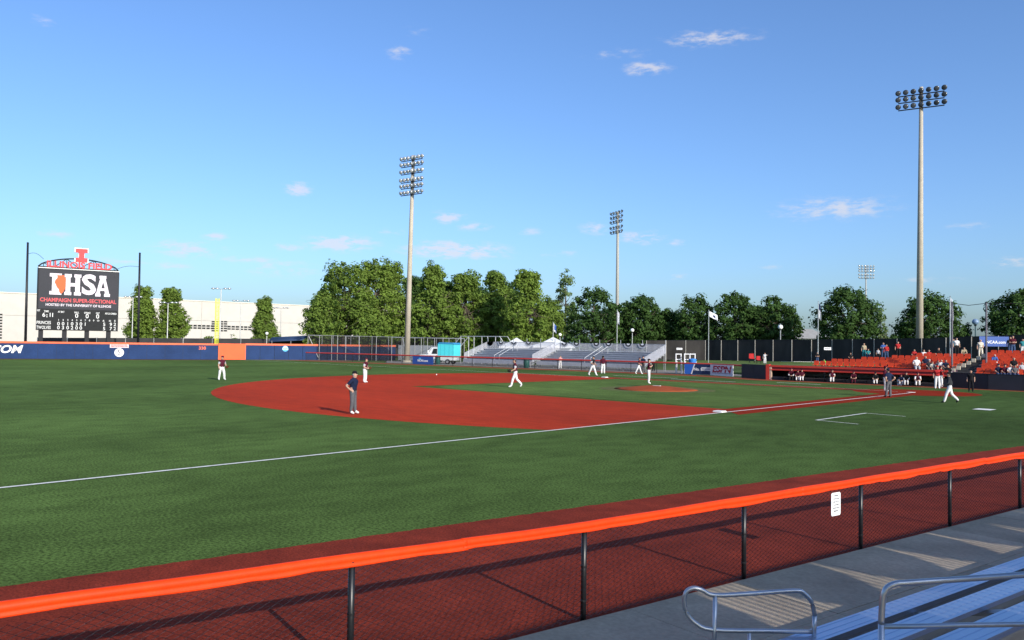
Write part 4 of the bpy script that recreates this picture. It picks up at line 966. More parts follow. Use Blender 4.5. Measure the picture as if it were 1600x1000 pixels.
def rect_sign(name, u0, u1, v0, v1, Yp, mat, label, cat='sign', th=.05, zadd=0):
    pass
def fence_pt(u, v=570):
    r = ray(u, v); o = Vector((CX, CY))
    for a, b in zip(FP[:-1], FP[1:]):
        d = b-a; den = r.x*d.y-r.y*d.x; w = a-o; t = (w.x*d.y-w.y*d.x)/den; s = (w.x*r.y-w.y*r.x)/den
        if -.002 <= s <= 1.002:
            e = d.normalized(); n = Vector((-e.y, e.x)); n = n if n.dot(o-a) > 0 else -n
            return Vector((o.x+r.x*t, o.y+r.y*t, 0)), Vector((e.x, e.y, 0)), Vector((n.x, n.y, 0)), t
def banner(name, u0, u1, v0, v1, label, mat, off=.14, th=.04):
    a, e, n, t = fence_pt(u0); b, _, _, t2 = fence_pt(u1); e = (b-a).normalized(); w = (b-a).length; n = e.cross(Vector((0, 0, 1))); n = n if n.dot(Vector((CX, CY, 0))-a) > 0 else -n
    zt, zb = at(u0, v0, t).z, max(.06, at(u0, v1, t).z)
    root = empty(name, a+n*off); tag(root, label, 'sign')
    MB().prism([(0, zb), (w, zb), (w, zt), (0, zt)], a+n*off, e, (0, 0, 1), n, th).build('board', mat, root, fix=True)
    return root, a+n*(off+th+.004), e, n, w, zb, zt
m_bblue = M('banner_blue', (.022, .075, .30), rough=.5, var=.06)
r_, o_, e_, n_, w_, zb, zt = banner('banner', 646, 678, 556.5, 569.5, 'blue banner with small white lettering on the far fence', m_bblue)
text('lettering', 'NCAA.com', o_+e_*w_*.5+Vector((0, 0, zb+(zt-zb)*.45)), e_, r_, .42, m_white, bold=.02)
MB().prism([(w_*.36+.25*math.cos(math.pi*k/8), zb+(zt-zb)*.62+.22*math.sin(math.pi*k/8)) for k in range(9)], o_, e_, (0, 0, 1), n_, .008).build('emblem', M('emblem_blue', (.1, .42, .72)), r_, fix=True)
r_, o_, e_, n_, w_, zb, zt = banner('banner', 1071, 1111.5, 568.5, 584, 'navy and bright blue banner with white slash beside the white sign', M('banner_navy', (.012, .03, .085), rough=.5, var=.05))
MB().prism([(.0, zb), (w_*.24, zb), (w_*.36, zt), (.0, zt)], o_, e_, (0, 0, 1), n_, .008).build('colour_field', M('banner_bright', (.025, .13, .50), rough=.5, var=.05), r_, fix=True)
MB().prism([(w_*.25, zb), (w_*.29, zb), (w_*.41, zt), (w_*.37, zt)], o_, e_, (0, 0, 1), n_, .010).build('slash', m_white, r_, fix=True)
text('lettering', 'No. 1', o_+e_*w_*.52+Vector((0, 0, zb+(zt-zb)*.5)), e_, r_, .42, m_white, bold=.03)
for k in range(2):
    mb = MB()
    x = w_*.66
    while x < w_*.98: mb.prism([(x, 0), (x+.09, 0), (x+.09, .15), (x, .15)], o_+Vector((0, 0, zb+(zt-zb)*(.42+.2*k)-.04)), e_, (0, 0, 1), n_, .006); x += .12
    mb.build('print', m_white, r_, fix=True)
r_, o_, e_, n_, w_, zb, zt = banner('sign_board', 1113, 1148.5, 569.5, 587.5, 'white sign with red block letters on the far fence', M('sign_white', (.72, .71, .72), rough=.6, var=.04), off=.2, th=.06)
me = text_mesh('ESPN', .9, .035, .18, .01, M('sign_red', (.42, .012, .035), rough=.5)); xs = [v.co.x for v in me.vertices]; me.transform(Matrix.Diagonal((w_*.84/(max(xs)-min(xs)), 1, 1, 1))); me.transform(frame(o_+e_*w_*.5+Vector((0, 0, zb+(zt-zb)*.57)), e_, (0, 0, 1))); link('lettering', me, r_)
MB().prism([(w_*.09, 0), (w_*.92, 0), (w_*.92, .045), (w_*.09, .045)], o_+n_*.014+Vector((0, 0, zb+(zt-zb)*.565)), e_, (0, 0, 1), n_, .004).build('letter_gap', MATS['sign_white'], r_, fix=True)
mb = MB(); x = w_*.1
while x < w_*.9: mb.prism([(x, 0), (x+.07, 0), (x+.07, .07), (x, .07)], o_+Vector((0, 0, zb+(zt-zb)*.2)), e_, (0, 0, 1), n_, .004); x += random.uniform(.1, .15)
mb.build('print', MATS['print_grey'], r_, fix=True)
# small things in the bullpen
p = gp(395, 560.5); root = empty('bullpen_cart', (p.x, p.y, 0)); tag(root, 'small white cart parked in the bullpen by the orange panel', 'cart')
MB().box(p.x-.7, p.x+.7, p.y-.5, p.y+.5, .35, .75).build('tray', m_white, root)
for sx in (-.45, .45):
    for sy in (-.4, .4): MB().lathe([(.18, -.05), (.18, .05)], (p.x+sx, p.y+sy, .18), 10, 0, (0, 1, 0)).build('wheel', m_black, root)
MB().tube([(p.x+.7, p.y, .6), (p.x+1.1, p.y, .95)], .03, 6).build('handle', m_rail, root)
for u, v, c, lb in ((505, 556.5, 'blue', 'blue drink cooler on the bullpen grass'), (469, 556, 'white', 'white bucket standing by the bullpen fence')):
    p = gp(u, v+4.5); root = empty('bucket', (p.x, p.y, 0)); tag(root, lb, 'bucket')
    MB().lathe([(.22, 0), (.27, .55), (.27, .6)], (p.x, p.y, 0), 12).build('body', cloth(c), root); MB().lathe([(.28, .6), (.28, .66), (.1, .7)], (p.x, p.y, 0), 12).build('lid', m_white, root)
    MB().tube([(p.x-.27, p.y, .55), (p.x, p.y, .85), (p.x+.27, p.y, .55)], .015, 5).build('handle', m_steel, root)
# grass bullpen strip and concrete walk behind the fence
pl = [gp(383, 562), gp(560, 566)]
tag(sheet('bullpen_clay', [[(84, -10), (96, -1.5), (99, -8), (88, -16)]], .003, M('clay', (.20, .12, .07), rough=.95, var=.15)), kind='structure')
tag(sheet('concrete_apron', [[(76, -12), (20, -16.5), (20, -30), (70, -34), (86, -20)]], .0, M('apron', (.30, .27, .23), rough=.9, var=.12, scale=.4)), kind='structure')
# batting cages: frames hung with dark netting
def cage(label, uL, uR, vtL, vtR, dpL, dpR, posts, depth=4.5, zt=None):
    a, b = at(uL, 545, dpL), at(uR, 545, dpR); A_, B_ = Vector((a.x, a.y, 0)), Vector((b.x, b.y, 0)); e = (B_-A_).normalized(); n = Vector((e.y, -e.x, 0)); n = n if n.dot(cF) > 0 else -n
    zA, zB = at(uL, vtL, dpL).z, at(uR, vtR, dpR).z; L = (B_-A_).length
    root = empty('batting_cage', A_); tag(root, label, 'batting cage', None)
    for off in (0, depth):
        for f in posts:
            p = A_+e*L*f+n*off; z = zA+(zB-zA)*f; MB().tube([p, p+Vector((0, 0, z))], .045, 8).build('post', M('cage_steel', (.30, .30, .30), rough=.6, metal=.2), root)
        MB().tube([A_+n*off+Vector((0, 0, zA)), B_+n*off+Vector((0, 0, zB))], .045, 6).build('top_rail', m_steel, root)
        MB().wall(A_+n*(off+.08), B_+n*(off+.08), .01, .1, zA-.1, z1b=zB-.1).build('net', NET('cage_net', (.02, .02, .022), .24), root)
    for f in (posts[0], posts[len(posts)//2], posts[-1]):
        z = zA+(zB-zA)*f-.06; p = A_+e*L*f; MB().tube([p+Vector((0, 0, z)), p+n*depth+Vector((0, 0, z))], .04, 6).build('cross_rail', m_steel, root)
    p = A_+Vector((0, 0, zA-.2)); MB().tube([p+e*.15, A_+e*L*.13+Vector((0, 0, .4))], .045, 6).build('brace', m_steel, root)
cage('long batting cage with dark netting behind the bullpen fence', 481, 612, 523.5, 526.5, 131, 127, (0, .14, .29, .36, .46, .62, .82, 1.0))
cage('batting cage frame behind the beige light pole', 628, 692, 527, 528, 128, 123, (0, .32, .48, .63, .8, 1.0), depth=5)
# grey site panels behind the light pole and a covered structure
a, b = at(622, 545, 133), at(700, 545, 129); root = empty('panel_fence', (a.x, a.y, 0)); tag(root, 'pale grey panel fence behind the beige light pole', 'fence')
for i in range(6):
    p, q2 = a.lerp(b, i/6+.004), a.lerp(b, (i+1)/6-.004); MB().wall(p, q2, .06, .1, at(640, 539.5, 131).z).build('panel', M('panel_grey', (.42, .45, .48), rough=.6, var=.08), root)
    MB().tube([(p.x, p.y, 0), (p.x, p.y, at(640, 538.5, 131).z)], .05, 6).build('post', m_steel, root)
a = at(474, 545, 149); root = empty('covered_shelter', (a.x, a.y, 0)); tag(root, 'long low shelter with a dark blue curved cover left of the grove', 'shelter')
mb = MB(); L = cR*11.5; n = Vector((cF.x, cF.y, 0)).normalized()
for k in range(9):
    f = k/8; y = n*5*f; z = at(474, 533, 149).z+1.35*math.sin(math.pi*(.12+.76*f)); 
    mb.v += [tuple(Vector((a.x, a.y, 0))-L*.55+y+Vector((0, 0, z-.7))), tuple(Vector((a.x, a.y, 0))+L*.45+y+Vector((0, 0, z)))]
for k in range(8): mb.f.append((2*k, 2*k+1, 2*k+3, 2*k+2)); mb.m.append(0)
o = mb.build('cover', M('cover_navy', (.035, .06, .12), rough=.5, var=.2, scale=.4), root, True); o.modifiers.new('t', 'SOLIDIFY').thickness = .06
for f in (-.5, -.2, .1, .42): p = Vector((a.x, a.y, 0))+L*f; MB().tube([p, p+Vector((0, 0, at(474, 533, 149).z+.0))], .06, 6).build('post', m_steel, root)
# ---- bleachers
def bleacher(label, u0, u1, Yf, rows, rise, run, z0, guard_v, gap=None, seed=1):
    """front edge along Y = Yf seen between photo columns u0, u1"""
    xa, xb_ = onY(u0, 570, Yf).x, onY(u1, 570, Yf).x        # xa > xb_
    root = empty('bleachers', (xb_, Yf, 0)); tag(root, label, 'bleachers')
    for r in range(rows):
        y, z = Yf-r*run, z0+r*rise
        MB().box(xb_, xa, y-.27, y, z+.36, z+.41).build('seat_plank', m_alu, root)
        MB().box(xb_, xa, y-.62, y-.30, z-.03, z+.02).build('foot_plank', m_alu2, root)
        MB().box(xb_, xa, y-.295, y-.275, z+.06, z+.33).build('riser_plank', m_alu2, root)
    MB().box(xb_, xa, Yf+.02, Yf+.05, .35, z0+.36).build('front_skirt', m_alu2, root)
    n = 6
    for i in range(n+1):
        x = xb_+.1+(xa-xb_-.2)*i/n; mb = MB(); mb.tube([(x, Yf-.1, 0), (x, Yf-.1, z0+.3)], .04, 6); mb.tube([(x, Yf-rows*run, 0), (x, Yf-rows*run, z0+rows*rise)], .04, 6); mb.tube([(x, Yf, .25), (x, Yf-rows*run, z0+rows*rise-.1)], .04, 6); mb.build('frame', m_steel, root)
    yb, zb_ = Yf-rows*run-.1, z0+(rows-1)*rise
    zt = zb_+1.35
    for z in (zb_+.12, zt): MB().tube([(xb_, yb, z), (xa, yb, z)], .035, 6).build('guard_rail', m_steel, root)
    m = int((xa-xb_)/.17); mb = MB()
    for i in range(m+1): x = xb_+(xa-xb_)*i/m; mb.box(x-.035, x+.035, yb-.012, yb+.012, zb_+.12, zt)
    o = mb.build('guard_pickets', m_alu, root); o['kind'] = 'stuff'
    for i in range(6): x = xb_+(xa-xb_)*i/5; MB().tube([(x, yb-.05, 0), (x, yb-.05, zt+.5)], .045, 6).build('guard_post', m_steel, root)
    for x in (xb_-.06, xa+.06):                              # sloping side guards
        for off in (.2, 1.25): MB().tube([(x, Yf-.3, z0+off), (x, yb, zb_+off+.1)], .035, 6).build('side_rail', m_steel, root)
        mb = MB(); q = int((Yf-yb)/.17)
        for i in range(q+1):
            f = i/q; y = Yf-.3+(yb-Yf+.3)*f; z = z0+.2+(zb_+.1-z0)*f; mb.box(x-.012, x+.012, y-.035, y+.035, z, z+1.05)
        o = mb.build('side_pickets', m_alu, root); o['kind'] = 'stuff'
    for s in (.0, .9):                                         # centre aisle hand rail
        x = (xa+xb_)/2+s-.45; mb = MB(); mb.tube([(x, Yf-.2, z0), (x, Yf-.2, z0+1.0), (x, yb+1, zb_+1.0), (x, yb+1, zb_)], .025, 6); mb.build('aisle_rail', M('rail_white', (.62, .62, .62), metal=.2), root)
    return xa, xb_, yb, zb_, zt
def bunting(x, y, z, w, label, group):
    root = empty('bunting', (x, y, z)); tag(root, label, 'bunting', group)
    for k, (r0, r1, m_) in enumerate(((.0, .34, m_white), (.36, .68, M('bunting_black', (.05, .05, .06))), (.70, 1.0, cloth('ltgrey')))):
        pts = [(w*r1*math.cos(math.pi+math.pi*i/12), w*.85*r1*math.sin(math.pi+math.pi*i/12)) for i in range(13)]
        if r0: pts += [(w*r0*math.cos(2*math.pi-math.pi*i/12), w*.85*r0*math.sin(2*math.pi-math.pi*i/12)) for i in range(13)]
        mb = MB(); mb.prism(pts, (x, y+.03+.004*k, z), (1, 0, 0), (0, 0, 1), (0, 1, 0), .02); mb.build('cloth_band', m_, root, fix=True)
B1 = bleacher('silver bleachers beside the cyan truck', 724, 829, -16.2, 7, .24, .66, .45, 531)
B2_ = bleacher('silver bleachers with side rails behind the first base coaches', 838, 1004, -17.4, 7, .24, .66, .40, 533)
cnt = 0
for Bx, us, w_, nm in ((B1, (738, 757, 783, 803, 826), .62, 'left'), (B2_, (882, 901, 932, 951, 982, 1004), .62, 'right')):
    for i, u in enumerate(us):
        x = onY(u, 532, Bx[2]).x; x = min(max(x, Bx[1]+.5), Bx[0]-.5)
        bunting(x, Bx[2], Bx[4]+.05, .68, 'half round white and black bunting, %s from the left on the %s bleachers guard' % (('first', 'second', 'third', 'fourth', 'fifth', 'sixth')[i], nm), 'buntings on the bleacher guards')
# entrance canopy frame of white pipe left of the bleachers
a = Vector((onY(706, 560, -21).x, -21, 0)); root = empty('pipe_frame', a); tag(root, 'white pipe stair frame rising behind the cyan truck', 'frame')
zt = onY(740, 525.5, -21).z; xr = onY(790, 560, -21).x; xm = onY(720, 540, -21).x
for y in (-21, -22.6):
    MB().tube([(a.x, y, zt-1.6), (xm, y, zt), ((xm+xr)/2, y, zt), (xr+1.2, y, zt), (xr, y, zt-1.4)], .045, 6).build('pipe', M('rail_white', (.6, .6, .6)), root)
    for f in (.0, .35, .7): x = xm+(xr+1.2-xm)*f; MB().tube([(x, y, 0), (x, y, zt)], .04, 6).build('post', MATS['rail_white'], root)
    MB().tube([(xm, y, zt), (a.x+.4, y, zt-2.0)], .04, 6).build('brace', MATS['rail_white'], root)
# tents
def tent(u, v_peak, dp, half, label):
    c = at(u, 545, dp); zp = at(u, v_peak, dp).z; ze = zp-1.25; root = empty('canopy_tent', (c.x, c.y, 0)); tag(root, label, 'tent')
    e, n = cR, Vector((cF.x, cF.y, 0)).normalized(); C = Vector((c.x, c.y, 0)); cs = [C+e*sx*half+n*sy*half for sx, sy in ((-1, -1), (1, -1), (1, 1), (-1, 1))]
    mb = MB(); pk = C+Vector((0, 0, zp))
    for k in range(4):
        p, q2 = cs[k], cs[(k+1) % 4]; pz, qz = p+Vector((0, 0, ze)), q2+Vector((0, 0, ze)); mid = (pz+qz)/2*.5+pk*.5-Vector((0, 0, .16))
        p2, q3 = pz.lerp(pk, .5)-Vector((0, 0, .16)), qz.lerp(pk, .5)-Vector((0, 0, .16))
        mb.poly([pz, qz, q3, p2]); mb.poly([p2, q3, pk])
    m_t = M('tent_white', (.80, .80, .80), rough=.6, var=.04, trans=.25)
    o = mb.build('roof', m_t, root); o.modifiers.new('t', 'SOLIDIFY').thickness = .02
    for k in range(4):
        p, q2 = cs[k], cs[(k+1) % 4]; MB().wall(p, q2, .02, ze-.32, ze).build('valance', m_t, root); MB().tube([p, p+Vector((0, 0, ze))], .035, 6).build('leg', m_steel, root)
    MB().wall(cs[2], cs[3], .02, ze-1.7, ze-.33).build('side_wall', m_t, root)
tent(807, 527.5, 122, 2.6, 'white peaked canopy tent behind the left bleachers'); tent(864, 526.5, 119, 3.0, 'white peaked canopy tent behind the gap between the bleachers')
# litter bins
for u, v, lb in ((684, 568, 'green litter bin beside the blue banner'), (822.5, 575, 'green litter bin at the right end of the left bleachers')):
    p = onY(u, v, -14.6); root = empty('litter_bin', (p.x, p.y, 0)); tag(root, lb, 'bin'); gm = M('bin_green', (.012, .075, .065), rough=.5)
    MB().lathe([(.30, 0), (.36, .1), (.38, .8), (.36, .95)], (p.x, p.y, 0), 14).build('body', gm, root, True); MB().lathe([(.40, .95), (.40, 1.0), (.3, 1.1), (.05, 1.16)], (p.x, p.y, 0), 14).build('lid', M('bin_lid', (.02, .05, .05)), root, True)
# truck: white cab with a cyan box behind
a = at(655.5, 556, 117); b = at(709, 556, 115); A_ = Vector((a.x, a.y, 0)); B_ = Vector((b.x, b.y, 0)); e = (B_-A_).normalized(); n = Vector((e.y, -e.x, 0)); n = -n if n.dot(cF) < 0 else n; L = (B_-A_).length; up = Vector((0, 0, 1))
root = empty('box_truck', A_); tag(root, 'white pickup truck carrying a bright cyan box behind the far fence', 'truck')
m_tw = M('truck_white', (.74, .74, .74), rough=.3, var=.03, spec=.5); m_cy = M('box_cyan', (.07, .55, .60), rough=.5, var=.06); m_gl = M('truck_glass', (.02, .025, .03), rough=.08, var=.1, spec=.6)
f = L/5.7; zc = at(690, 546.5, 116).z; zr = at(690, 543.5, 116).z; zbx = at(704, 537.5, 115).z
cabp = [(0, .55), (L*.60, .55), (L*.60, zc*.98), (L*.58, zr+.05), (L*.34, zr+.05), (L*.20, 1.35), (.05, 1.25), (0, 1.05)]
MB().prism(cabp, A_, e, up, n, 2.0).build('cab', m_tw, root, fix=True)
MB().prism([(L*.245, 1.38), (L*.36, zr-.08), (L*.355, zr-.02), (L*.23, 1.40)], A_-n*.004, e, up, n, 2.008).build('windscreen', m_gl, root, fix=True)
dr = MB().prism([(L*.34, .75), (L*.54, .75), (L*.54, zr-.03), (L*.40, zr-.03), (L*.34, 1.38)], A_-n*.02, e, up, n, .018).build('door', m_tw, root, fix=True)
MB().prism([(L*.355, 1.42), (L*.52, 1.42), (L*.52, zr-.12), (L*.41, zr-.12)], A_-n*.03, e, up, n, .008).build('window', m_gl, dr, fix=True)
MB().prism([(L*.49, 1.18), (L*.525, 1.18), (L*.525, 1.23), (L*.49, 1.23)], A_-n*.045, e, up, n, .02).build('handle', m_black, dr, fix=True)
bx = MB().prism([(L*.545, 1.15), (L*1.0, 1.15), (L*1.0, zbx-.05), (L*.54, zbx)], A_-n*.08, e, up, n, 2.2).build('cargo_box', m_cy, root, fix=True)
MB().prism([(L*.53, zbx), (L*1.02, zbx-.05), (L*.98, zbx+.18), (L*.58, zbx+.22)], A_-n*.12, e, up, n, 2.26).build('box_cover', M('cover_blue', (.03, .22, .42), rough=.6), root, fix=True)
for fx_ in (.62, .74, .87, .985): MB().prism([(L*fx_, 1.15), (L*fx_+.05, 1.15), (L*fx_+.05, zbx-.06), (L*fx_, zbx-.06)], A_-n*.105, e, up, n, .022).build('rib', M('cyan_dark', (.05, .4, .45)), bx, fix=True)
MB().prism([(L*.3, .55), (L*1.0, .55), (L*1.0, 1.14), (L*.6, 1.14)], A_+n*.1, e, up, n, 1.8).build('bed', m_tw, root, fix=True)
for x in (L*.15, L*.82):
    for s in (-.03, 1.8): 
        c = A_+e*x+n*s+Vector((0, 0, .36)); t = MB().lathe([(.36, 0), (.36, .22)], c, 16, 0, n).build('wheel', m_black, root); MB().lathe([(.2, -.01), (.2, .23)], c, 12, 0, n).build('rim', m_steel, t)
MB().prism([(-.12, .5), (.02, .5), (.02, .72), (-.12, .72)], A_, e, up, n, 2.0).build('bumper', m_steel, root, fix=True)
for s in (.1, 1.65): MB().prism([(-.03, .85), (.02, .85), (.02, 1.02), (-.03, 1.02)], A_+n*s, e, up, n, .25).build('headlight', m_lampglass, root, fix=True)
c = A_+e*L*.26-n*.25+Vector((0, 0, 1.5)); MB().prism([(0, 0), (.16, 0), (.16, .42), (0, .42)], c, e, up, n, .12).build('wing_mirror', m_tw, root, fix=True)
# ------------------------------------------------------------------ dugout, seats, black fence on the right
m_red = M('dugout_red', (.55, .045, .028), rough=.45, var=.08)
m_redd = M('dugout_red_dark', (.20, .02, .022), rough=.55, var=.1)
m_wallk = M('padded_black', (.016, .017, .026), rough=.55, var=.2, scale=.7)
XD0, XD1, YD = 16.2, .9, -11.0
root = empty('dugout', (XD0, YD, 0)); tag(root, 'long low dugout with red roof edge and dark open front', 'dugout')
zr = 1.34
MB().box(XD1, XD0, YD-2.6, YD+.12, zr-.10, zr).build('roof', M('roof_plum', (.10, .055, .075), rough=.7, var=.15), root)
MB().box(XD1, XD0, YD+.125, YD+.19, zr-.13, zr+.05).build('roof_edge', m_red, root)
MB().box(XD1, XD0, YD+.06, YD+.115, zr-.36, zr-.11).build('fascia_panel', m_redd, root)
MB().tube([(XD1, YD+.16, zr-.40), (XD0, YD+.16, zr-.40)], .055, 8).build('front_rail', m_red, root)
MB().box(XD1, XD0, YD-2.7, YD-2.6, 0, zr-.1).build('back_wall', m_wallk, root)
for x in (XD0-.02, XD1-.1): MB().box(x, x+.1, YD-2.6, YD, 0, zr-.101).build('end_wall', m_wallk, root)
MB().box(XD0+.1, XD0+.42, YD-.2, YD+.2, 0, zr+.10).build('end_post', m_red, root)
MB().box(XD0-.14, XD0+.06, YD+.06, YD+.18, 0, zr-.13).build('post', M('post_cream', (.65, .45, .32)), root)
for k in range(1, 6): x = XD0+(XD1-XD0)*k/6; MB().tube([(x, YD+.05, 0), (x, YD+.05, zr-.15)], .04, 6).build('post', m_black, root)
MB().box(XD1+.2, XD0-.3, YD-2.2, YD-1.8, .38, .43).build('bench', M('bench_dark', (.05, .04, .035)), root)
for k in range(6): x = XD1+.6+(XD0-XD1-1.2)*k/5; MB().box(x-.04, x+.04, YD-2.15, YD-1.85, 0, .38).build('bench_leg', m_black, root)
MB().box(XD1, XD0, YD-.05, YD+.03, .0, .32).build('step_board', m_wallk, root)
# black padded walls: left of the dugout and right of it along the seats
def padwall(label, pts, h, name='padded_wall'):
    root = empty(name, (pts[0][0], pts[0][1], 0)); tag(root, label, 'wall')
    for a, b in along(pts):
        n = max(1, round((b-a).length/2.4))
        for i in range(n):
            d = (b-a).normalized()*.008; MB().wall(a+(b-a)*i/n+d, a+(b-a)*(i+1)/n-d, .16, .02, h).build('pad', m_wallk, root)
        MB().wall(a, b, .20, h, h+.05).build('top_trim', m_black, root)
padwall('black padded wall left of the dugout', [(20.0, -12.6), (16.7, -11.1)], 1.32)
padwall('long black padded wall below the right seats', [(.7, -10.9), (-2.2, -10.1), (-14, -10.1)], 1.18)
# seats
m_seat = M('seat_orange', (.66, .062, .014), rough=.45, var=.18, scale=1.5, spec=.4)
mb = MB()
mb.prism([(-.23, 0), (.23, 0), (.24, .34), (.17, .40), (-.17, .40), (-.24, .34)], (0, -.22, .42), (1, 0, 0), (0, -.18, 1), (0, -1, 0), .04)
mb.prism([(-.22, 0), (.22, 0), (.22, .36), (.16, .40), (-.16, .40), (-.22, .36)], (0, .18, .40), (1, 0, 0), (0, -1, .08), (0, 0, 1), .05)
mb.box(-.04, .04, -.2, -.1, 0, .40)
SEAT = mb.mesh('seat', m_seat)
m_stand = M('stand_concrete', (.22, .20, .19), rough=.9, var=.15, scale=.8)
def seating(name, label, rows, y0, dy, z0, dz, xr):
    root = empty(name, (xr(0)[0], y0, 0)); tag(root, label, 'seating')
    for r in range(rows):
        x0, x1 = xr(r); y, z = y0-dy*r, z0+dz*r
        MB().box(x1-.2, x0+.2, y-dy+.4+.002, y+.4, -.02, z).build('terrace_step', m_stand, root)
        n = int((x0-x1)/.56)
        for i in range(n):
            o = link('seat', SEAT, root); o.location = (x1+.28+.56*i+random.uniform(-.012, .012), y, z); o.rotation_euler = (random.uniform(-.05, .05), 0, random.uniform(-.04, .04))
    return root
seating('seating_stand', 'orange seats in rows above the dugout', 5, -13.9, .85, 1.02, .22, lambda r: ((13.8, 12.7, 9.9, 7.7, 5.9)[r], 1.7-.2*r))
seating('seating_stand', 'orange seats in rows right of the stair', 8, -11.3, .86, .82, .205, lambda r: (-.78+.06*r, -9.4-.1*r))
# the row that stands lower, right of the dugout
root = empty('seating_stair', (.4, -11, 0)); tag(root, 'dark stair between the two blocks of orange seats', 'stair')
for r in range(9):
    y, z = -11.3-.86*r, .80+.205*r; xa, xb_ = 1.45-.17*r, -.6+.05*r
    MB().box(min(xa, xb_)-.1, max(xa, xb_)+.1, y-.45, y+.4, -.02, z-.11).build('step', M('step_dark', (.05, .048, .048), rough=.9, var=.2), root)
    MB().box(min(xa, xb_)-.1, max(xa, xb_)+.1, y-.46, y-.03, z-.11, z).build('step', M('step_dark', (.05, .05, .05)), root)
    MB().box(max(xa, xb_)-.25, max(xa, xb_)+.05, y+.25, y+.38, z-.02, z+.3).build('row_marker', M('marker_cream', (.6, .52, .38)), root)
# concourse and grass bank
mb = MB()
bank = [(70, -30, 0), (44.5, -46.5, .93), (24, -42, 1.2), (2.9, -35.6, 1.6), (-30, -28, 1.9)]
front = [(60, -26.5, .0), (33, -26, .05), (17.5, -16.5, .35), (12.9, -13.6, .95), (2, -18.3, 1.95)]
frontb = [(60, -26, -.5), (33, -25.5, -.5), (17.4, -16.2, -.5), (12.8, -13.4, -.5), (2, -18.0, -.5)]
for k in range(4): mb.poly([front[k], front[k+1], bank[k+1], bank[k]])
mb.poly([front[4], (-30, -20, 2.2), bank[4]]) ; 
for k in range(4): mb.poly([frontb[k], frontb[k+1], front[k+1], front[k]])
o = mb.build('grass_bank', g_rough, fix=True); tag(o, kind='structure')
for p_ in o.data.polygons: pass
if sum(p_.normal.z for p_ in o.data.polygons) < 0: o.data.flip_normals()
# tall black windscreen fence with grey posts
WF = [(1010, 122, 532.5, .9), (1102, 122, 532, .9), (1300, 105, 531, 1.2), (1440, 93, 529.5, 1.45), (1560, 86, 525, 1.6), (1680, 80, 522, 1.7), (1980, 74, 518, 1.8), (2500, 66, 512, 1.9)]
Wp = [(at(u, 545, d_), at(u, v, d_).z, zb) for u, d_, v, zb in WF]
root = empty('black_fence', (Wp[0][0].x, Wp[0][0].y, .9)); tag(root, 'tall black windscreen fence with pale posts behind the dugout', 'fence')
m_ws = M('windscreen_black', (.030, .027, .025), rough=.95, var=.35, scale=.35, stretch=(1, 1, .4), scale2=.9, var2=.3)
for (a, zt1, zb1), (b, zt2, zb2) in zip(Wp[:-1], Wp[1:]):
    L = (Vector((a.x, a.y))-Vector((b.x, b.y))).length; n = max(1, round(L/3.05))
    for i in range(n):
        f, g_ = i/n, (i+1)/n; p, q2 = a.lerp(b, f), a.lerp(b, g_); dd = (q2-p).normalized()*.02
        MB().wall(p+dd, q2-dd, .02, zb1+(zb2-zb1)*f+.05, zt1+(zt2-zt1)*f, z0b=zb1+(zb2-zb1)*g_+.05, z1b=zt1+(zt2-zt1)*g_).build('screen_panel', m_ws, root)
        tw = (Vector((CX, CY, 0))-p); tw.z = 0; tw = tw.normalized()*.07
        MB().tube([(p.x+tw.x, p.y+tw.y, zb1+(zb2-zb1)*f-.3), (p.x+tw.x, p.y+tw.y, zt1+(zt2-zt1)*f+.04)], .048, 8).build('post', M('post_grey', (.40, .37, .33), rough=.6, metal=.2), root)
    MB().tube([(a.x, a.y, zt1+.03), (b.x, b.y, zt2+.03)], .035, 6).build('top_rail', m_black, root)
def fence_sign(u0, u1, v0, v1, dp, mat, label, txt=None, size=.4, name='sign_board'):
    a, b = at(u0, v1, dp), at(u1, v1, dp); e = Vector((b.x-a.x, b.y-a.y, 0)); w = e.length; e.normalize(); n = e.cross(Vector((0, 0, 1))); h = at(u0, v0, dp).z-a.z
    root = empty(name, a); tag(root, label, 'sign'); MB().prism([(0, 0), (w, 0), (w, h), (0, h)], a, e, (0, 0, 1), n, .04).build('board', mat, root, fix=True)
    o = a+n*.045
    if txt: text('lettering', txt, o+e*w*.56+Vector((0, 0, h*.42)), e, root, size, m_white, bold=.02)
    else:
        mb = MB(); x = w*.12
        while x < w*.85: mb.prism([(x, h*.35), (x+.08, h*.35), (x+.08, h*.65), (x, h*.65)], o, e, (0, 0, 1), n, .004); x += .13
        mb.build('print', MATS['print_grey'], root, fix=True)
    return root
fence_sign(1057, 1066, 543.5, 546.5, 118.5, MATS['sign_white'], 'small white sign on the black fence above the white chairs'); fence_sign(1287.5, 1298.5, 542.6, 546.8, 102, MATS['sign_white'], 'small white sign on the black fence behind the dugout seats')
fence_sign(1530, 1576, 525.5, 541, 84.8, m_bblue, 'blue banner with white lettering hung on the black fence at right', 'NCAA.com', .42, 'banner')
# cable from the right tree to the tall pole
mb = MB(); a, b = at(1372, 513, 118), at(1437, 494, 97); mb.tube([a, a.lerp(b, .5)-Vector((0, 0, .15)), b], .02, 5); tag(mb.build('power_cable', m_black), 'thin cable sloping up to the tall right light pole', 'cable')
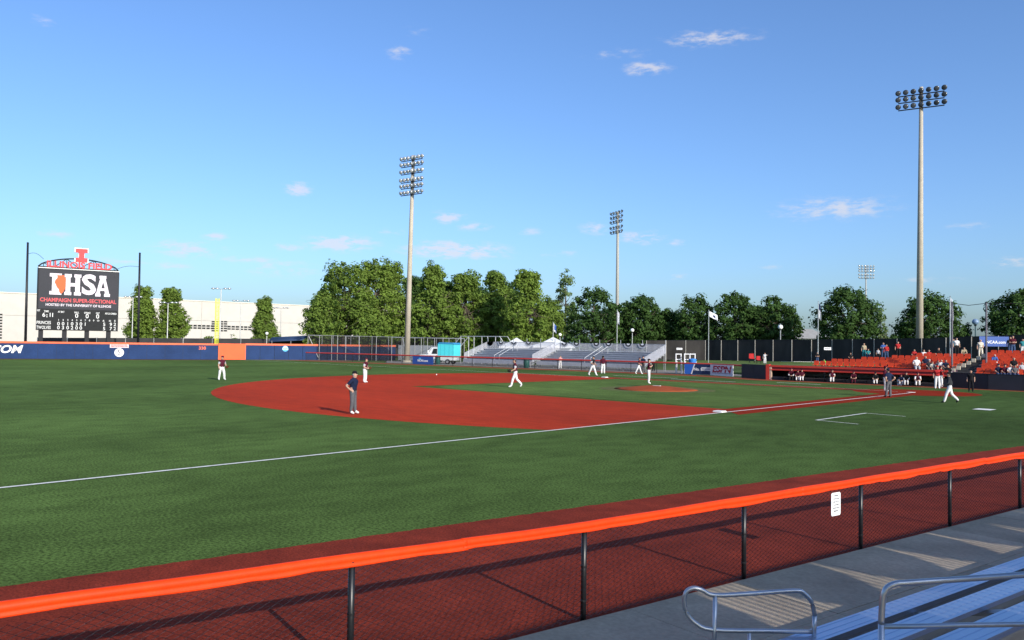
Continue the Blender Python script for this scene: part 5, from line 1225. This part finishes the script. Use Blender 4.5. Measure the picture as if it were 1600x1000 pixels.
# grey roof behind the fence
a = at(1240, 545, 165); b = at(1296, 545, 165); zt = at(1262, 513.5, 165).z; root = empty('small_building', (a.x, a.y, 0)); tag(root, 'pale building with a grey hipped roof behind the black fence', 'building')
e = cR; n = Vector((cF.x, cF.y, 0)).normalized(); A_ = Vector((a.x, a.y, 0)); W_ = (b-a).length; ze = zt-2.0
MB().prism([(0, 0), (W_, 0), (W_, ze), (0, ze)], A_, e, (0, 0, 1), n, 9).build('wall', M('wall_pale', (.5, .5, .48)), root, fix=True)
mb = MB(); c = [A_-e*.5-n*.5+Vector((0, 0, ze)), A_+e*(W_+.5)-n*.5+Vector((0, 0, ze)), A_+e*(W_+.5)+n*9.5+Vector((0, 0, ze)), A_-e*.5+n*9.5+Vector((0, 0, ze))]; r1, r2 = A_+e*W_*.33+n*4.5+Vector((0, 0, zt)), A_+e*W_*.75+n*4.5+Vector((0, 0, zt))
for f in ((c[0], c[1], r2, r1), (c[1], c[2], r2), (c[2], c[3], r1, r2), (c[3], c[0], r1)): mb.poly(f)
mb.poly(c[::-1]); mb.build('roof', M('roof_grey', (.30, .29, .27), rough=.8, var=.1, scale=1), root, fix=True)
MB().prism([(W_*.1, 1.0), (W_*.25, 1.0), (W_*.25, 2.4), (W_*.1, 2.4)], A_-n*.05, e, (0, 0, 1), n, .05).build('window', m_win, root, fix=True)
# white slatted chairs on the bank and folding chairs
for u, lb in ((1061.5, 'white framed chair left of its twin above the navy banner'), (1075, 'white framed chair in the middle above the navy banner'), (1083.5, 'white framed chair right of its twins above the navy banner')):
    p = onY(u, 568, -16.6) ; p = Vector((p.x, p.y, 0)); root = empty('tall_chair', p); tag(root, lb, 'chair', 'white framed chairs'); w = .28; e = cR; n = Vector((cF.x, cF.y, 0)).normalized()
    zt = onY(u, 552.5, -16.6).z
    for sx in (-w, w):
        for sy in (0, .5): MB().tube([p+e*sx+n*sy, p+e*sx+n*sy+Vector((0, 0, zt if sy else zt*.62))], .055, 6).build('leg', m_white, root)
    MB().prism([(-w, 0), (w, 0), (w, .08), (-w, .08)], p+Vector((0, 0, zt*.5)), e, (0, 0, 1), n, .5).build('seat', m_white, root, fix=True)
    for f in (.70, .97): MB().tube([p-e*w+n*.5+Vector((0, 0, zt*f)), p+e*w+n*.5+Vector((0, 0, zt*f))], .055, 6).build('back_rail', m_white, root)
    MB().prism([(-w, 0), (w, 0), (w, .3), (-w, .3)], p+n*.5+Vector((0, 0, zt*.62)), e, (0, 0, 1), n, .02).build('back_panel', m_black, root, fix=True)
p = onY(1082, 570, -15.6); root = empty('bin', (p.x, p.y, 0)); tag(root, 'bright blue bin behind the navy banner', 'bin'); MB().lathe([(.33, 0), (.4, 1.5), (.42, 1.55)], (p.x, p.y, 0), 12).build('body', M('bin_blue', (.03, .2, .6)), root, True); MB().lathe([(.43, 1.55), (.43, 1.62), (.3, 1.7)], (p.x, p.y, 0), 12).build('lid', M('bin_blue', (.03, .2, .6)), root, True)
for u, v, lb in ((1176, 567, 'red folding chair on the bank left of the dugout'), (1186.5, 568, 'small red folding chair beside the white figure on the bank')):
    p = onY(u, v, -16.8); s = 1.0 if u < 1180 else .8; root = empty('folding_chair', p); tag(root, lb, 'chair', 'red folding chairs on the bank'); e = cR; n = Vector((cF.x, cF.y, 0)).normalized(); rm = cloth('red')
    MB().prism([(-.26*s, 0), (.26*s, 0), (.26*s, .05), (-.26*s, .05)], p+Vector((0, 0, .42*s)), e, (0, 0, 1), n, .45*s).build('seat', rm, root, fix=True)
    MB().prism([(-.26*s, 0), (.26*s, 0), (.24*s, .5*s), (-.24*s, .5*s)], p+n*.43*s+Vector((0, 0, .45*s)), e, (0, .0, 1), n, .04).build('backrest', rm, root, fix=True)
    for sx in (-.25, .25): MB().tube([p+e*sx*s+n*.42*s, p+e*sx*s+Vector((0, 0, .45*s))], .02, 5).build('leg', m_black, root); MB().tube([p+e*sx*s, p+e*sx*s+n*.42*s+Vector((0, 0, .45*s))], .02, 5).build('leg', m_black, root)
# ------------------------------------------------------------------ near side: fence, walkway, bleachers, hand rails
FO = Vector((-13.39, 54.61, 0)); FD = Vector((-.1695, -.9855, 0)); FN = Vector((-.9855, .1695, 0)); UP = Vector((0, 0, 1)); BAY = 2.868
def fpt(s, t, z=0.0): return FO+FD*s+FN*t+UP*z
m_fblk = M('fence_black', (.010, .010, .011), rough=.38, var=.2, scale=8, spec=.5)
root = empty('chain_link_fence', fpt(0, 0)); tag(root, 'black chain link fence with bright orange cap in the foreground', 'fence')
S0, S1 = -2.6*BAY, 9*BAY
for k in range(-2, 10):
    p = fpt(k*BAY, 0); ps = MB().tube([p, p+UP*(1.04+.018*max(0, -k*BAY))], .032, 12).build('post', m_fblk, root, True)
    for z in (.22, .6): MB().lathe([(.036, 0), (.036, .02)], p+UP*z, 12).build('tie_band', m_fblk, ps)
MB().tube([fpt(S0, 0, 1.06-.018*S0), fpt(0, 0, 1.06), fpt(S1, 0, 1.06)], .022, 8).build('top_rail', m_fblk, root)
MB().tube([fpt(S0, .0, .05), fpt(S1, .0, .05)], .003, 5).build('tension_wire', m_fblk, root)
# woven wire, one zig-zag strand next to the other
pt = .0575; r = .0041; nw = int((S1-S0)/pt); nzs = int(1.02/(pt/2)); rng = np.random.default_rng(4)
zz = .03+np.arange(nzs+1)*pt/2; V = []; Fq = []
d_, n_, u_ = np.array(FD), np.array(FN), np.array(UP); o_ = np.array(FO)
zig = np.where(np.arange(nzs+1) % 2 == 0, -.5, .5)*pt*1.06; dep = np.where(np.arange(nzs+1) % 2 == 0, -.0022, .0022)
ring = [(math.cos(a), math.sin(a)) for a in (0, 2.094, 4.189)]
Vl = []; Fl = []; base = 0
for j in range(nw):
    s = S0+pt*j; sg = 1 if j % 2 == 0 else -1
    z = zz if j % 2 == 0 else zz
    off = zig if j % 2 == 0 else -zig
    P = o_+np.outer(s+off+rng.normal(0, .0012, nzs+1), d_)+np.outer(dep*sg+.014, n_)+np.outer(z+rng.normal(0, .0012, nzs+1), u_)
    for a, b in ring: Vl.append(P+d_*a*r*.9+n_*b*r)
    m = nzs+1
    for q in range(3):
        q2 = (q+1) % 3; i = np.arange(nzs)
        Fl.append(np.stack([base+q*m+i, base+q2*m+i, base+q2*m+i+1, base+q*m+i+1], 1))
    base += 3*m
V = np.concatenate(Vl); F = np.concatenate(Fl)
me = bpy.data.meshes.new('woven_wire'); me.vertices.add(len(V)); me.loops.add(len(F)*4); me.polygons.add(len(F))
me.vertices.foreach_set('co', V.astype(np.float32).ravel()); me.loops.foreach_set('vertex_index', F.astype(np.int32).ravel())
me.polygons.foreach_set('loop_start', np.arange(0, len(F)*4, 4, dtype=np.int32)); me.polygons.foreach_set('loop_total', np.full(len(F), 4, dtype=np.int32))
me.materials.append(M('wire_black', (.006, .006, .007), rough=.22, var=.3, scale=14, spec=.4)); me.update(calc_edges=True)
o = link('woven_wire', me, root); o['kind'] = 'stuff'
# corrugated plastic cap, one length per two bays, its skirt uneven
m_cap = M('cap_plastic', (.76, .046, .0035), rough=.55, var=.10, scale=.8, spec=.18, scale2=9, var2=.10, scale3=60, var3=.10)
rnd = random.Random(5)
TIES = [(-2.6*BAY-.5, .01, 1)]
def cap_len(s0, s1, lift):
    n = int((s1-s0)/.044); mb = MB(); prof_n = 15; ph = rnd.uniform(0, 6)
    for i in range(n+1):
        s = s0+(s1-s0)*i/n; w = .007*math.sin(s*2.1+ph)+.004*math.sin(s*5.3+ph*2)
        while len(TIES) < 2 or TIES[-1][0] < s: TIES.append((TIES[-1][0]+rnd.uniform(.45, 1.5), rnd.uniform(.004, .022), rnd.uniform(.6, 1.6)))
        ti = next(q for q in range(1, len(TIES)) if TIES[q][0] >= s); fr = (s-TIES[ti-1][0])/(TIES[ti][0]-TIES[ti-1][0])
        fl = .056+TIES[ti][1]*math.sin(min(1, max(0, fr))**TIES[ti][2]*math.pi)+.004*math.sin(s*2.7+ph); w *= .8
        rw = []
        for k in range(prof_n):
            if k <= 3: f = k/3; t_, z_ = (.043+.008*fr*(1-f)+w*.5*(1-f)) if k != 2 else .022, -fl+(fl-.014)*f
            elif k >= prof_n-4: f = (prof_n-1-k)/3; t_, z_ = -((.043+w*.5*(1-f)) if k != prof_n-3 else .033), -fl*.95+(fl*.95-.014)*f
            else:
                a = math.pi*(k-3)/(prof_n-7); t_, z_ = .040*math.cos(a), .040*math.sin(a)
            rw.append(fpt(s, t_+w*.3, 1.060+.018*max(0, -s)+lift+z_+.003*math.sin(s*3+ph)))
        mb.v += [tuple(p) for p in rw]
    for i in range(n):
        for k in range(prof_n-1):
            a = i*prof_n+k; mb.f.append((a, a+1, a+prof_n+1, a+prof_n)); mb.m.append(0)
    o = mb.build('top_cap', m_cap, root, True); sm = o.modifiers.new('t', 'SOLIDIFY'); sm.thickness = .005; sm.offset = -1
k = -2.6
while k < 9:
    e_ = min(9, k+2.02); cap_len(k*BAY, e_*BAY+.05, rnd.uniform(-.002, .006)); k = e_
# notice on the fence
s_ = 1.72*BAY
root = empty('notice_sign', fpt(s_, .07, .62)); tag(root, 'small white notice sheet hung on the foreground fence', 'sign')
p0 = fpt(s_-.13, .075, .63); MB().prism([(0, .02), (.02, 0), (.22, 0), (.24, .02), (.24, .32), (.22, .34), (.02, .34), (0, .32)], p0, FD, UP, FN, .006).build('sheet', M('notice_white', (.80, .80, .80), rough=.5, var=.03), root, fix=True)
mb = MB(); rnd = random.Random(2)
for r_ in range(6):
    w = (.09, .15, .17, .13, .16, .12)[r_]; x = .12-w/2
    while x < .12+w/2: mb.prism([(x, .285-.045*r_), (x+.012, .285-.045*r_), (x+.012, .303-.045*r_), (x, .303-.045*r_)], p0+FN*.0065, FD, UP, FN, .001); x += rnd.choice((.016, .018, .026))
mb.build('print', MATS['print_grey'], root, fix=True)
# concrete walkway of cast slabs
m_slab = M('walk_concrete', (.38, .31, .225), rough=.9, var=.2, scale=.7, scale2=18, var2=.12, bump=.3, bscale=40, spec=.2)
m_slab2 = M('walk_concrete_b', (.35, .29, .21), rough=.9, var=.2, scale=.9, scale2=18, var2=.12, bump=.3, bscale=40, spec=.2)
root = empty('walkway', fpt(0, 1)); tag(root, kind='structure')
rnd = random.Random(9)
for i in range(-8, 16):
    for j in range(4):
        s0, s1 = i*1.9+.7, (i+1)*1.9+.7-.012; t0, t1 = (.035, 1.55, 3.3, 6.0)[j], (1.55, 3.3, 6.0, 11.0)[j]-.012; z = .018+rnd.uniform(-.002, .002)
        mb = MB(); mb.prism([(0, 0), (s1-s0, 0), (s1-s0, t1-t0), (0, t1-t0)], fpt(s0, t0, -.1), FD, FN, UP, z+.1); mb.build('slab', m_slab if rnd.random() < .6 else m_slab2, root, fix=True)
mb = MB(); mb.prism([(-16, .04), (30, .04), (30, 12), (-16, 12)], fpt(0, 0, -.02), FD, FN, UP, .025); mb.build('slab_bed', M('joint_dark', (.06, .058, .055), rough=.95), root, fix=True)
# near bleachers
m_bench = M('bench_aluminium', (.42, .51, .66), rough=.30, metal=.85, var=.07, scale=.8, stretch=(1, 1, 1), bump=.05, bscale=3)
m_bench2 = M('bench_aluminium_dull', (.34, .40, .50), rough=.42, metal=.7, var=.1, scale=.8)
root = empty('bleachers', fpt(0, 2.4)); tag(root, 'shining aluminium bleachers in the lower right corner', 'bleachers')
SL, SR, ROWS, RUN, RISE = -.35, 27, 9, .70, .21
T0, Z0 = 2.40, .45
def plank(name, t0, w, z, th, mat, ribs=3):
    mb = MB(); n = 2*ribs+1; prof = [(0, 0), (0, th)]
    for q in range(ribs): a = w*(q+.5)/ribs; prof += [(a-.012, th), (a-.006, th-.004), (a+.006, th-.004), (a+.012, th)]
    prof += [(w, th), (w, 0)]
    mb.prism(prof, fpt(SL, t0, z-th), FN, UP, FD, SR-SL); return mb.build(name, mat, root, fix=True)
for r in range(ROWS):
    t, z = T0+RUN*r, Z0+RISE*r
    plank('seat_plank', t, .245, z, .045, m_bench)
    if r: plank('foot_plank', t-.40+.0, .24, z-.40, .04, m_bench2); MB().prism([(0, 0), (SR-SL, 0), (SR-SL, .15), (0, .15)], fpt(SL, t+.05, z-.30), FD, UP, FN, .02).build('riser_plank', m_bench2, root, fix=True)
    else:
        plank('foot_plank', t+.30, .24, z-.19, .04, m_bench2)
        MB().prism([(0, 0), (SR-SL, 0), (SR-SL, .36), (0, .36)], fpt(SL, t+.20, z-.405), FD, UP, FN, .02).build('front_skirt', m_bench2, root, fix=True)  # hidden board added to block sun from the concrete before the front row
for i in range(12):
    s = SL+.15+(SR-SL-.3)*i/11; mb = MB(); mb.tube([fpt(s, T0+.12, .02), fpt(s, T0+.12, Z0-.06)], .025, 6); mb.tube([fpt(s, T0+.12, Z0-.12), fpt(s, T0+RUN*(ROWS-1)+.2, Z0+RISE*(ROWS-1)-.12)], .03, 6)
    for r in (2, 4, 6, 8): mb.tube([fpt(s, T0+RUN*r, .02), fpt(s, T0+RUN*r, Z0+RISE*r-.1)], .025, 6)
    mb.build('frame', m_steel, root)
# rear guard of the stand: pickets hung with half round buntings
GT, GZ0, GZ1 = 9.0, 1.9, 3.98
root = empty('stand_guard', fpt(0, GT)); tag(root, 'tall picket guard at the back of the near stand', 'guard rail')
for z in (GZ0, GZ1-.02): MB().tube([fpt(-11.2, GT, z), fpt(29, GT, z)], .03, 6).build('rail', m_steel, root)
mb = MB(); q = -11.2
while q < 29: mb.prism([(-.024, GZ0), (.024, GZ0), (.024, GZ1), (-.024, GZ1)], fpt(q, GT), FD, UP, FN, .014); q += .125
o = mb.build('pickets', m_alu, root, fix=True); o['kind'] = 'stuff'
for i in range(15):
    s = -11+2.85*i; MB().tube([fpt(s, GT+.04, 0), fpt(s, GT+.04, GZ1+.05)], .035, 8).build('post', m_steel, root)
MB().prism([(-11.2, GZ0), (1.12, GZ0), (1.12, 3.0), (1.4, GZ1), (-11.2, GZ1)], fpt(0, GT+.05), FD, UP, FN, .012).build('shade_panel', M('shade_panel_navy', (.03, .04, .09), rough=.8), root, fix=True)  # unseen solid panel, added to keep the left end of the walkway shaded
gaps = [2.14, 3.90, 5.65, 7.25, 8.95]
while gaps[-1] < 27: gaps.append(gaps[-1]+1.72+.12*math.sin(len(gaps)*2.3))
for i in range(len(gaps)-1):
    c_, R_ = (gaps[i]+gaps[i+1])/2, (gaps[i+1]-gaps[i])/2-.02
    rt = empty('bunting', fpt(c_, GT-.02, GZ1)); adopt(rt, root)
    for k_, (r0, r1, m_) in enumerate(((.0, .36, m_white), (.361, .68, cloth('navy')), (.681, 1.0, cloth('orange')))):
        pts = [(R_*r1*math.cos(math.pi+math.pi*j/14), .80*r1*math.sin(math.pi+math.pi*j/14)) for j in range(15)]
        if r0: pts += [(R_*r0*math.cos(2*math.pi-math.pi*j/14), .80*r0*math.sin(2*math.pi-math.pi*j/14)) for j in range(15)]
        MB().prism(pts, fpt(c_, GT-.03, GZ1), FD, UP, FN*-1, .012).build('cloth_band', m_, rt, fix=True)
# hand rails of bent pipe
m_pipe = M('rail_pipe', (.50, .51, .53), rough=.30, metal=.8, var=.1, scale=5)
def smooth(P, n=5):
    P = [Vector(p) for p in P]; out_ = []
    for i in range(len(P)-1):
        p0, p1, p2, p3 = P[max(0, i-1)], P[i], P[i+1], P[min(len(P)-1, i+2)]
        for k_ in range(n):
            t = k_/n; out_.append(.5*((2*p1)+(p2-p0)*t+(2*p0-5*p1+4*p2-p3)*t*t+(3*p1-p0-3*p2+p3)*t**3))
    return out_+[P[-1]]
def drop(p): return Vector((p.x, p.y, .02))
root = empty('hand_rail', drop(at(1118, 930, 7.6))); tag(root, 'short looped pipe hand rail standing on the concrete by the fence', 'hand rail')
D1 = 7.6
loop = [at(*c, D1) for c in ((1268, 987), (1200, 986), (1113, 984), (1086, 973), (1073, 958), (1069, 938), (1073, 924), (1084, 919), (1097, 922), (1117, 930), (1180, 927), (1243, 923), (1257, 928), (1268, 941), (1273, 962))]
MB().tube(smooth(loop, 4), .021, 10).build('loop', m_pipe, root, True)
e1 = at(1273, 962, D1); MB().tube([e1, at(1272, 985, D1), drop(at(1270, 1000, D1))], .021, 10).build('end_post', m_pipe, root, True)
e2 = at(1117.5, 930, D1); MB().tube([e2, drop(at(1115, 1000, D1))], .021, 10).build('post', m_pipe, root, True)
e3 = at(1171, 986, D1); MB().tube([e3, drop(at(1171, 1000, D1))], .017, 8).build('post', m_pipe, root, True)
root = empty('hand_rail', drop(at(1378, 1000, 6.2))); tag(root, 'long pipe hand rail running right over the aluminium benches', 'hand rail')
D2 = 6.2
top = [at(1377, 975, D2), at(1379, 940, D2), at(1384, 921, D2), at(1398, 912.5, D2), at(1420, 910.5, D2), at(1500, 905, D2), at(1610, 897.5, D2-.15), at(1760, 889, D2-.35)]
MB().tube(smooth(top, 4), .023, 10).build('top_rail', m_pipe, root, True)
MB().tube([top[0], drop(top[0])], .023, 10).build('post', m_pipe, root, True)
MB().tube([at(1380, 979, D2), at(1500, 977, D2), at(1610, 975, D2-.15), at(1760, 972, D2-.35)], .019, 10).build('mid_rail', m_pipe, root, True)
e4 = top[-1]; MB().tube([e4, drop(e4)], .023, 10).build('post', m_pipe, root, True)
# ------------------------------------------------------------------ people
P_ = person
MW = dict(shirt='maroon', pants='white', belt='maroon', sleeve='skin', cap='maroon')
# on the field
P_(551, 647, (1, -.25), 'hips', 'navy', 'grey', 'umpire in navy shirt and grey trousers, hands on hips, near the dirt edge', cap='black', hgt=1.84, shoe='white', belt='black', hair='ltgrey')
P_(346, 594, (.6, -.6), 'glove2', 'maroon', 'white', 'outfielder in maroon and white standing alone on the left grass', cap='maroon', hgt=1.86, glove='leather', shoe='white', upper='ltgrey', belt='maroon')
P_(570, 598, (1, -.3), 'glove', 'maroon', 'white', 'infielder in maroon behind the near umpire, glove held forward', cap='maroon', hgt=1.86, glove='leather', shoe='white', upper='ltgrey', belt='maroon')
P_(805, 605.5, (-1, -.1), 'walk', 'maroon', 'white', 'shortstop in maroon walking left across the infield grass', cap='grey', hgt=2.02, glove='dark', shoe='white', upper='ltgrey', belt='maroon')
P_(926, 586.8, (.6, -.5), 'stride', 'black', 'white', 'player striding with legs apart left of first base', cap='black', hgt=1.93, shoe='white', upper='ltgrey', belt='maroon')
P_(942, 584.5, (.1, 1), 'stand', 'maroon', 'white', 'player seen from behind standing at first base', cap='black', hgt=1.93, shoe='white', sleeve='maroon')
P_(998, 584.5, (1, -.2), 'stride', 'maroon', 'white', 'runner in maroon stepping right beyond first base', cap='maroon', hgt=1.75, shoe='white', belt='maroon')
P_(1005, 581.5, (-.4, -.6), 'stand2', 'navy', 'grey', 'base umpire in navy behind the stepping runner', cap='navy', hgt=1.85)
P_(1013.5, 600, (1, -.15), 'pitch', 'maroon', 'white', 'pitcher in maroon and white on the mound, hands at his chest', cap='black', hgt=1.88, glove='dark', shoe='white', z=.2, belt='maroon')
P_(875, 576.5, (.2, 1), 'rail', 'pink', 'white', 'person in pink top leaning on the far fence before the bleachers', hgt=1.72, hair='blond', shoe='dark', sleeve='skin')
P_(1021, 580, (-.6, -.6), 'cross', 'ltgrey', 'black', 'person in grey standing at the right end of the far bleachers', hgt=1.75, cap='black')
P_(1388.5, 621, (-.35, 1), 'hips', 'navy', 'grey', 'plate umpire in navy seen from behind with hands on hips', hgt=1.86, hair='dark', shoe='black', cap='navy')
P_(1383, 612, (.7, -.4), 'stand2', 'maroon', 'white', 'player in maroon helmet just behind the plate umpire', hgt=1.85, helmet='maroon', sleeve='maroon', shoe='white')
P_(1484, 630, (-.8, .45), 'walk', 'charcoal', 'white', 'coach in dark jacket and white trousers walking left on the grass', hgt=1.80, cap='black', sleeve='charcoal', shoe='black')
P_(1517, 612, (-.5, -.7), 'stand', 'black', 'black', 'boy in dark clothes standing before the black wall', hgt=1.62, shoe='black', hair='brown')
P_(1464.5, 607.5, (-.3, -.8), 'point', 'red', 'white', 'player in red top with bent arm at the dugout end', hgt=1.8, shoe='white', cap='red')
P_(1469.5, 606, (.8, .2), 'stand2', 'red', 'white', 'player in red and white beside the one with bent arm', hgt=1.78, shoe='maroon', sleeve='red', cap='maroon')
P_(1481, 605, (-.4, -.7), 'stand', 'black', 'black', 'person in black helmet at the right end of the dugout', hgt=1.9, helmet='dark', sleeve='white')
# dugout
root = empty('player_bench', (XD0-2, YD+.3, 0)); tag(root, 'long low dark bench in front of the dugout opening', 'bench')
MB().box(XD1+.6, XD0-1.2, YD+.20, YD+.48, .27, .315).build('seat', M('bench_dark', (.05, .04, .035)), root)
for k in range(8): x = XD1+.9+(XD0-XD1-2.4)*k/7; MB().box(x-.04, x+.04, YD+.24, YD+.44, 0, .27).build('leg', m_black, root)
def dug(u, lb, pose, shirt, pants, cap='maroon', dy=-.45, hg=1.75, z=0.0, face=(-.4, -.8), **kw):
    x = onY(u, 598, YD+.30).x; P_(0, 0, face, pose, shirt, pants, lb, hgt=hg*.90, cap=cap, loc=(x, YD+.30, z), **kw)
dug(1237, 'player in maroon leaning forward at the left end of the dugout', 'sit2', 'maroon', 'dark', hg=1.85, dy=.25, sleeve='white'); dug(1247, 'player kneeling low second in the dugout from the left', 'sit2', 'maroon', 'white', hg=1.62, dy=.3)
dug(1253, 'player in white trousers third in the dugout from the left', 'sit', 'maroon', 'white', hg=1.6, dy=.3); dug(1300.5, 'player sitting alone in the middle of the dugout', 'sit', 'maroon', 'white', hg=1.7, dy=.3, upper='white'); dug(1334, 'player in maroon sitting in the shaded dugout right of the middle', 'sit2', 'maroon', 'maroon', hg=1.7, dy=.2)
dug(1368, 'player sitting in the dugout just left of the plate umpire', 'sit2', 'black', 'white', hg=1.65, dy=.3, cap='black'); dug(1416, 'player leaning in the dugout just right of the plate umpire', 'sit', 'black', 'white', hg=1.7, dy=.2, sleeve='white'); dug(1434, 'player with white sleeves sitting toward the dugout right end', 'sit2', 'maroon', 'white', hg=1.85, dy=.25, sleeve='skin', upper='white')
dug(1408, 'player in the dugout beside a white cooler', 'sit2', 'navy', 'white', hg=1.5, dy=.2)
x = onY(1406.5, 600, YD+.1).x; root = empty('drink_cooler', (x, YD+.1, 0)); tag(root, 'white drink cooler in the dugout opening', 'cooler'); MB().box(x-.2, x+.2, YD-.05, YD+.25, .0, .42).build('body', m_white, root); MB().box(x-.22, x+.22, YD-.07, YD+.27, .421, .48).build('lid', cloth('ltgrey'), root)
# spectators standing behind or above the seats
def spec(u, v, Y, lb, pose, shirt, pants, hg=1.75, face=(-.3, -.9), **kw):
    q_ = onY(u, v, Y); P_(0, 0, face, pose, shirt, pants, lb, hgt=hg, loc=(q_.x, q_.y, q_.z), **kw)
spec(1195, 569, -17.2, 'figure in white standing on the bank left of the dugout', 'point', 'white', 'white', 1.2, hair='white')
spec(1277, 569, -17.6, 'spectator in black top and jeans behind the dugout roof', 'cross', 'black', 'jean', 1.2, hair='dark')
spec(1287.5, 574, -15.2, 'spectator in bright lime shirt bending behind the dugout roof', 'sit2', 'green', 'khaki', 1.15)
spec(1329, 566, -20, 'spectator in black sitting before the black fence', 'sit', 'black', 'black', 1.3, hair='blond')
spec(1350, 560, -21, 'spectator in tan shirt standing by the fence post', 'stand2', 'tan', 'teal', 1.55, hair='blond'); spec(1356.5, 560, -21.2, 'spectator in teal beside the one in tan', 'sit', 'teal', 'jean', 1.3)
spec(1372, 563, -19.5, 'child in grey top above the left of the orange seats', 'stand', 'ltgrey', 'black', 1.15); spec(1380, 561, -20.5, 'spectator in blue shirt above the orange seats', 'cross', 'blue', 'jean', 1.65); spec(1385, 562, -19.8, 'spectator in orange red top beside the one in blue', 'stand2', 'red', 'jean', 1.5, sleeve='red')
spec(1403, 559, -20.5, 'spectator in red top standing alone before the black fence', 'stand2', 'red', 'black', 1.6); spec(1428.5, 564, -18.2, 'spectator in red and grey sitting at the top row left of the fence post', 'sit', 'red', 'ltgrey', 1.5); spec(1443.5, 566, -18, 'spectator with white top and dark hair in the top row', 'sit', 'white', 'dark', 1.6, hair='dark'); spec(1451.5, 565, -18.2, 'spectator in red shirt beside the dark haired one in the top row', 'sit', 'red', 'dark', 1.5, hair='dark')
spec(1466.5, 564, -18.4, 'spectator in black with folded arms in the top row', 'sit', 'black', 'black', 1.65); spec(1494.5, 556, -19.8, 'spectator in white shirt standing above the seats right of the flag pole', 'stand', 'white', 'dark', 1.68, hair='ltgrey'); spec(1489.5, 556, -20.2, 'spectator in teal shirt partly behind the one in white', 'stand2', 'teal', 'jean', 1.6)
spec(1505.5, 561, -18.6, 'spectator in tan sitting at the top of the stair', 'sit2', 'tan', 'dark', 1.55); spec(1532, 560, -18.8, 'spectator in cream outfit standing at the top of the stair', 'stand2', 'cream', 'cream', 1.72, hair='ltgrey'); spec(1582.5, 556, -19, 'spectator in maroon shirt and jeans at the top right', 'cross', 'maroon', 'jean', 1.78, hair='dark'); spec(1578.5, 556, -19.4, 'spectator in dark top half behind the one in maroon', 'stand', 'charcoal', 'jean', 1.7)
spec(1598, 556, -19.6, 'spectator in green at the right edge of the picture', 'stand', 'teal', 'white', 1.5)
# spectators in the seats
SA = lambda r: (-13.9-.85*r+.02, 1.02+.22*r); SB = lambda r: (-11.3-.86*r+.02, .82+.205*r)
def seated(u, row, blk, lb, shirt, pants, hg=1.7, **kw):
    y, z = (SA if blk == 'A' else SB)(row); q_ = onY(u, 570, y); P_(0, 0, (-.25, -.95), kw.pop('pose', 'sit'), shirt, pants, lb, hgt=hg, loc=(q_.x, y, z), **kw)
seated(1432, 0, 'A', 'large spectator in white shirt in the front orange row', 'white', 'ltgrey', 1.95, hair='ltgrey'); seated(1446, 1, 'A', 'spectator in dark blue shirt among the orange seats above the dugout', 'navy', 'grey', 1.75); seated(1452, 0, 'A', 'spectator with grey cap in the front row above the dugout', 'charcoal', 'grey', 1.6, cap='ltgrey'); seated(1457, 0, 'A', 'child in cream beside the grey cap in the front row', 'cream', 'khaki', 1.4)
seated(1466, 0, 'A', 'spectator in red cap in the front row above the dugout end', 'grey', 'jean', 1.6, cap='red'); seated(1471, 0, 'A', 'white haired spectator in the front row above the dugout end', 'white', 'khaki', 1.65, hair='white'); seated(1478, 0, 'A', 'spectator in navy in the front row nearest the stair', 'navy', 'dark', 1.65)
seated(1553, 4, 'B', 'spectator in blue and white lounging among the right seats', 'blue', 'white', 1.6, hair='white', pose='sit2'); seated(1584, 2, 'B', 'spectator in black shirt sitting right of the dark net pole', 'black', 'dark', 1.8, hair='brown')
for u, lb, c, r, cp in ((1560, 'spectator in navy at the left of the front row by the black wall', 'navy', 0, 'navy'), (1570, 'spectator in maroon in the front row by the black wall', 'maroon', 0, 'maroon'), (1579, 'spectator in white in the front row by the black wall', 'white', 0, None), (1586, 'spectator in black cap and grey shirt in the front row by the black wall', 'grey', 0, 'black'), (1597, 'spectator in pale blue at the right edge of the seats', 'ltgrey', 1, None)):
    seated(u, r, 'B', lb, c, 'jean', 1.6, cap=cp)
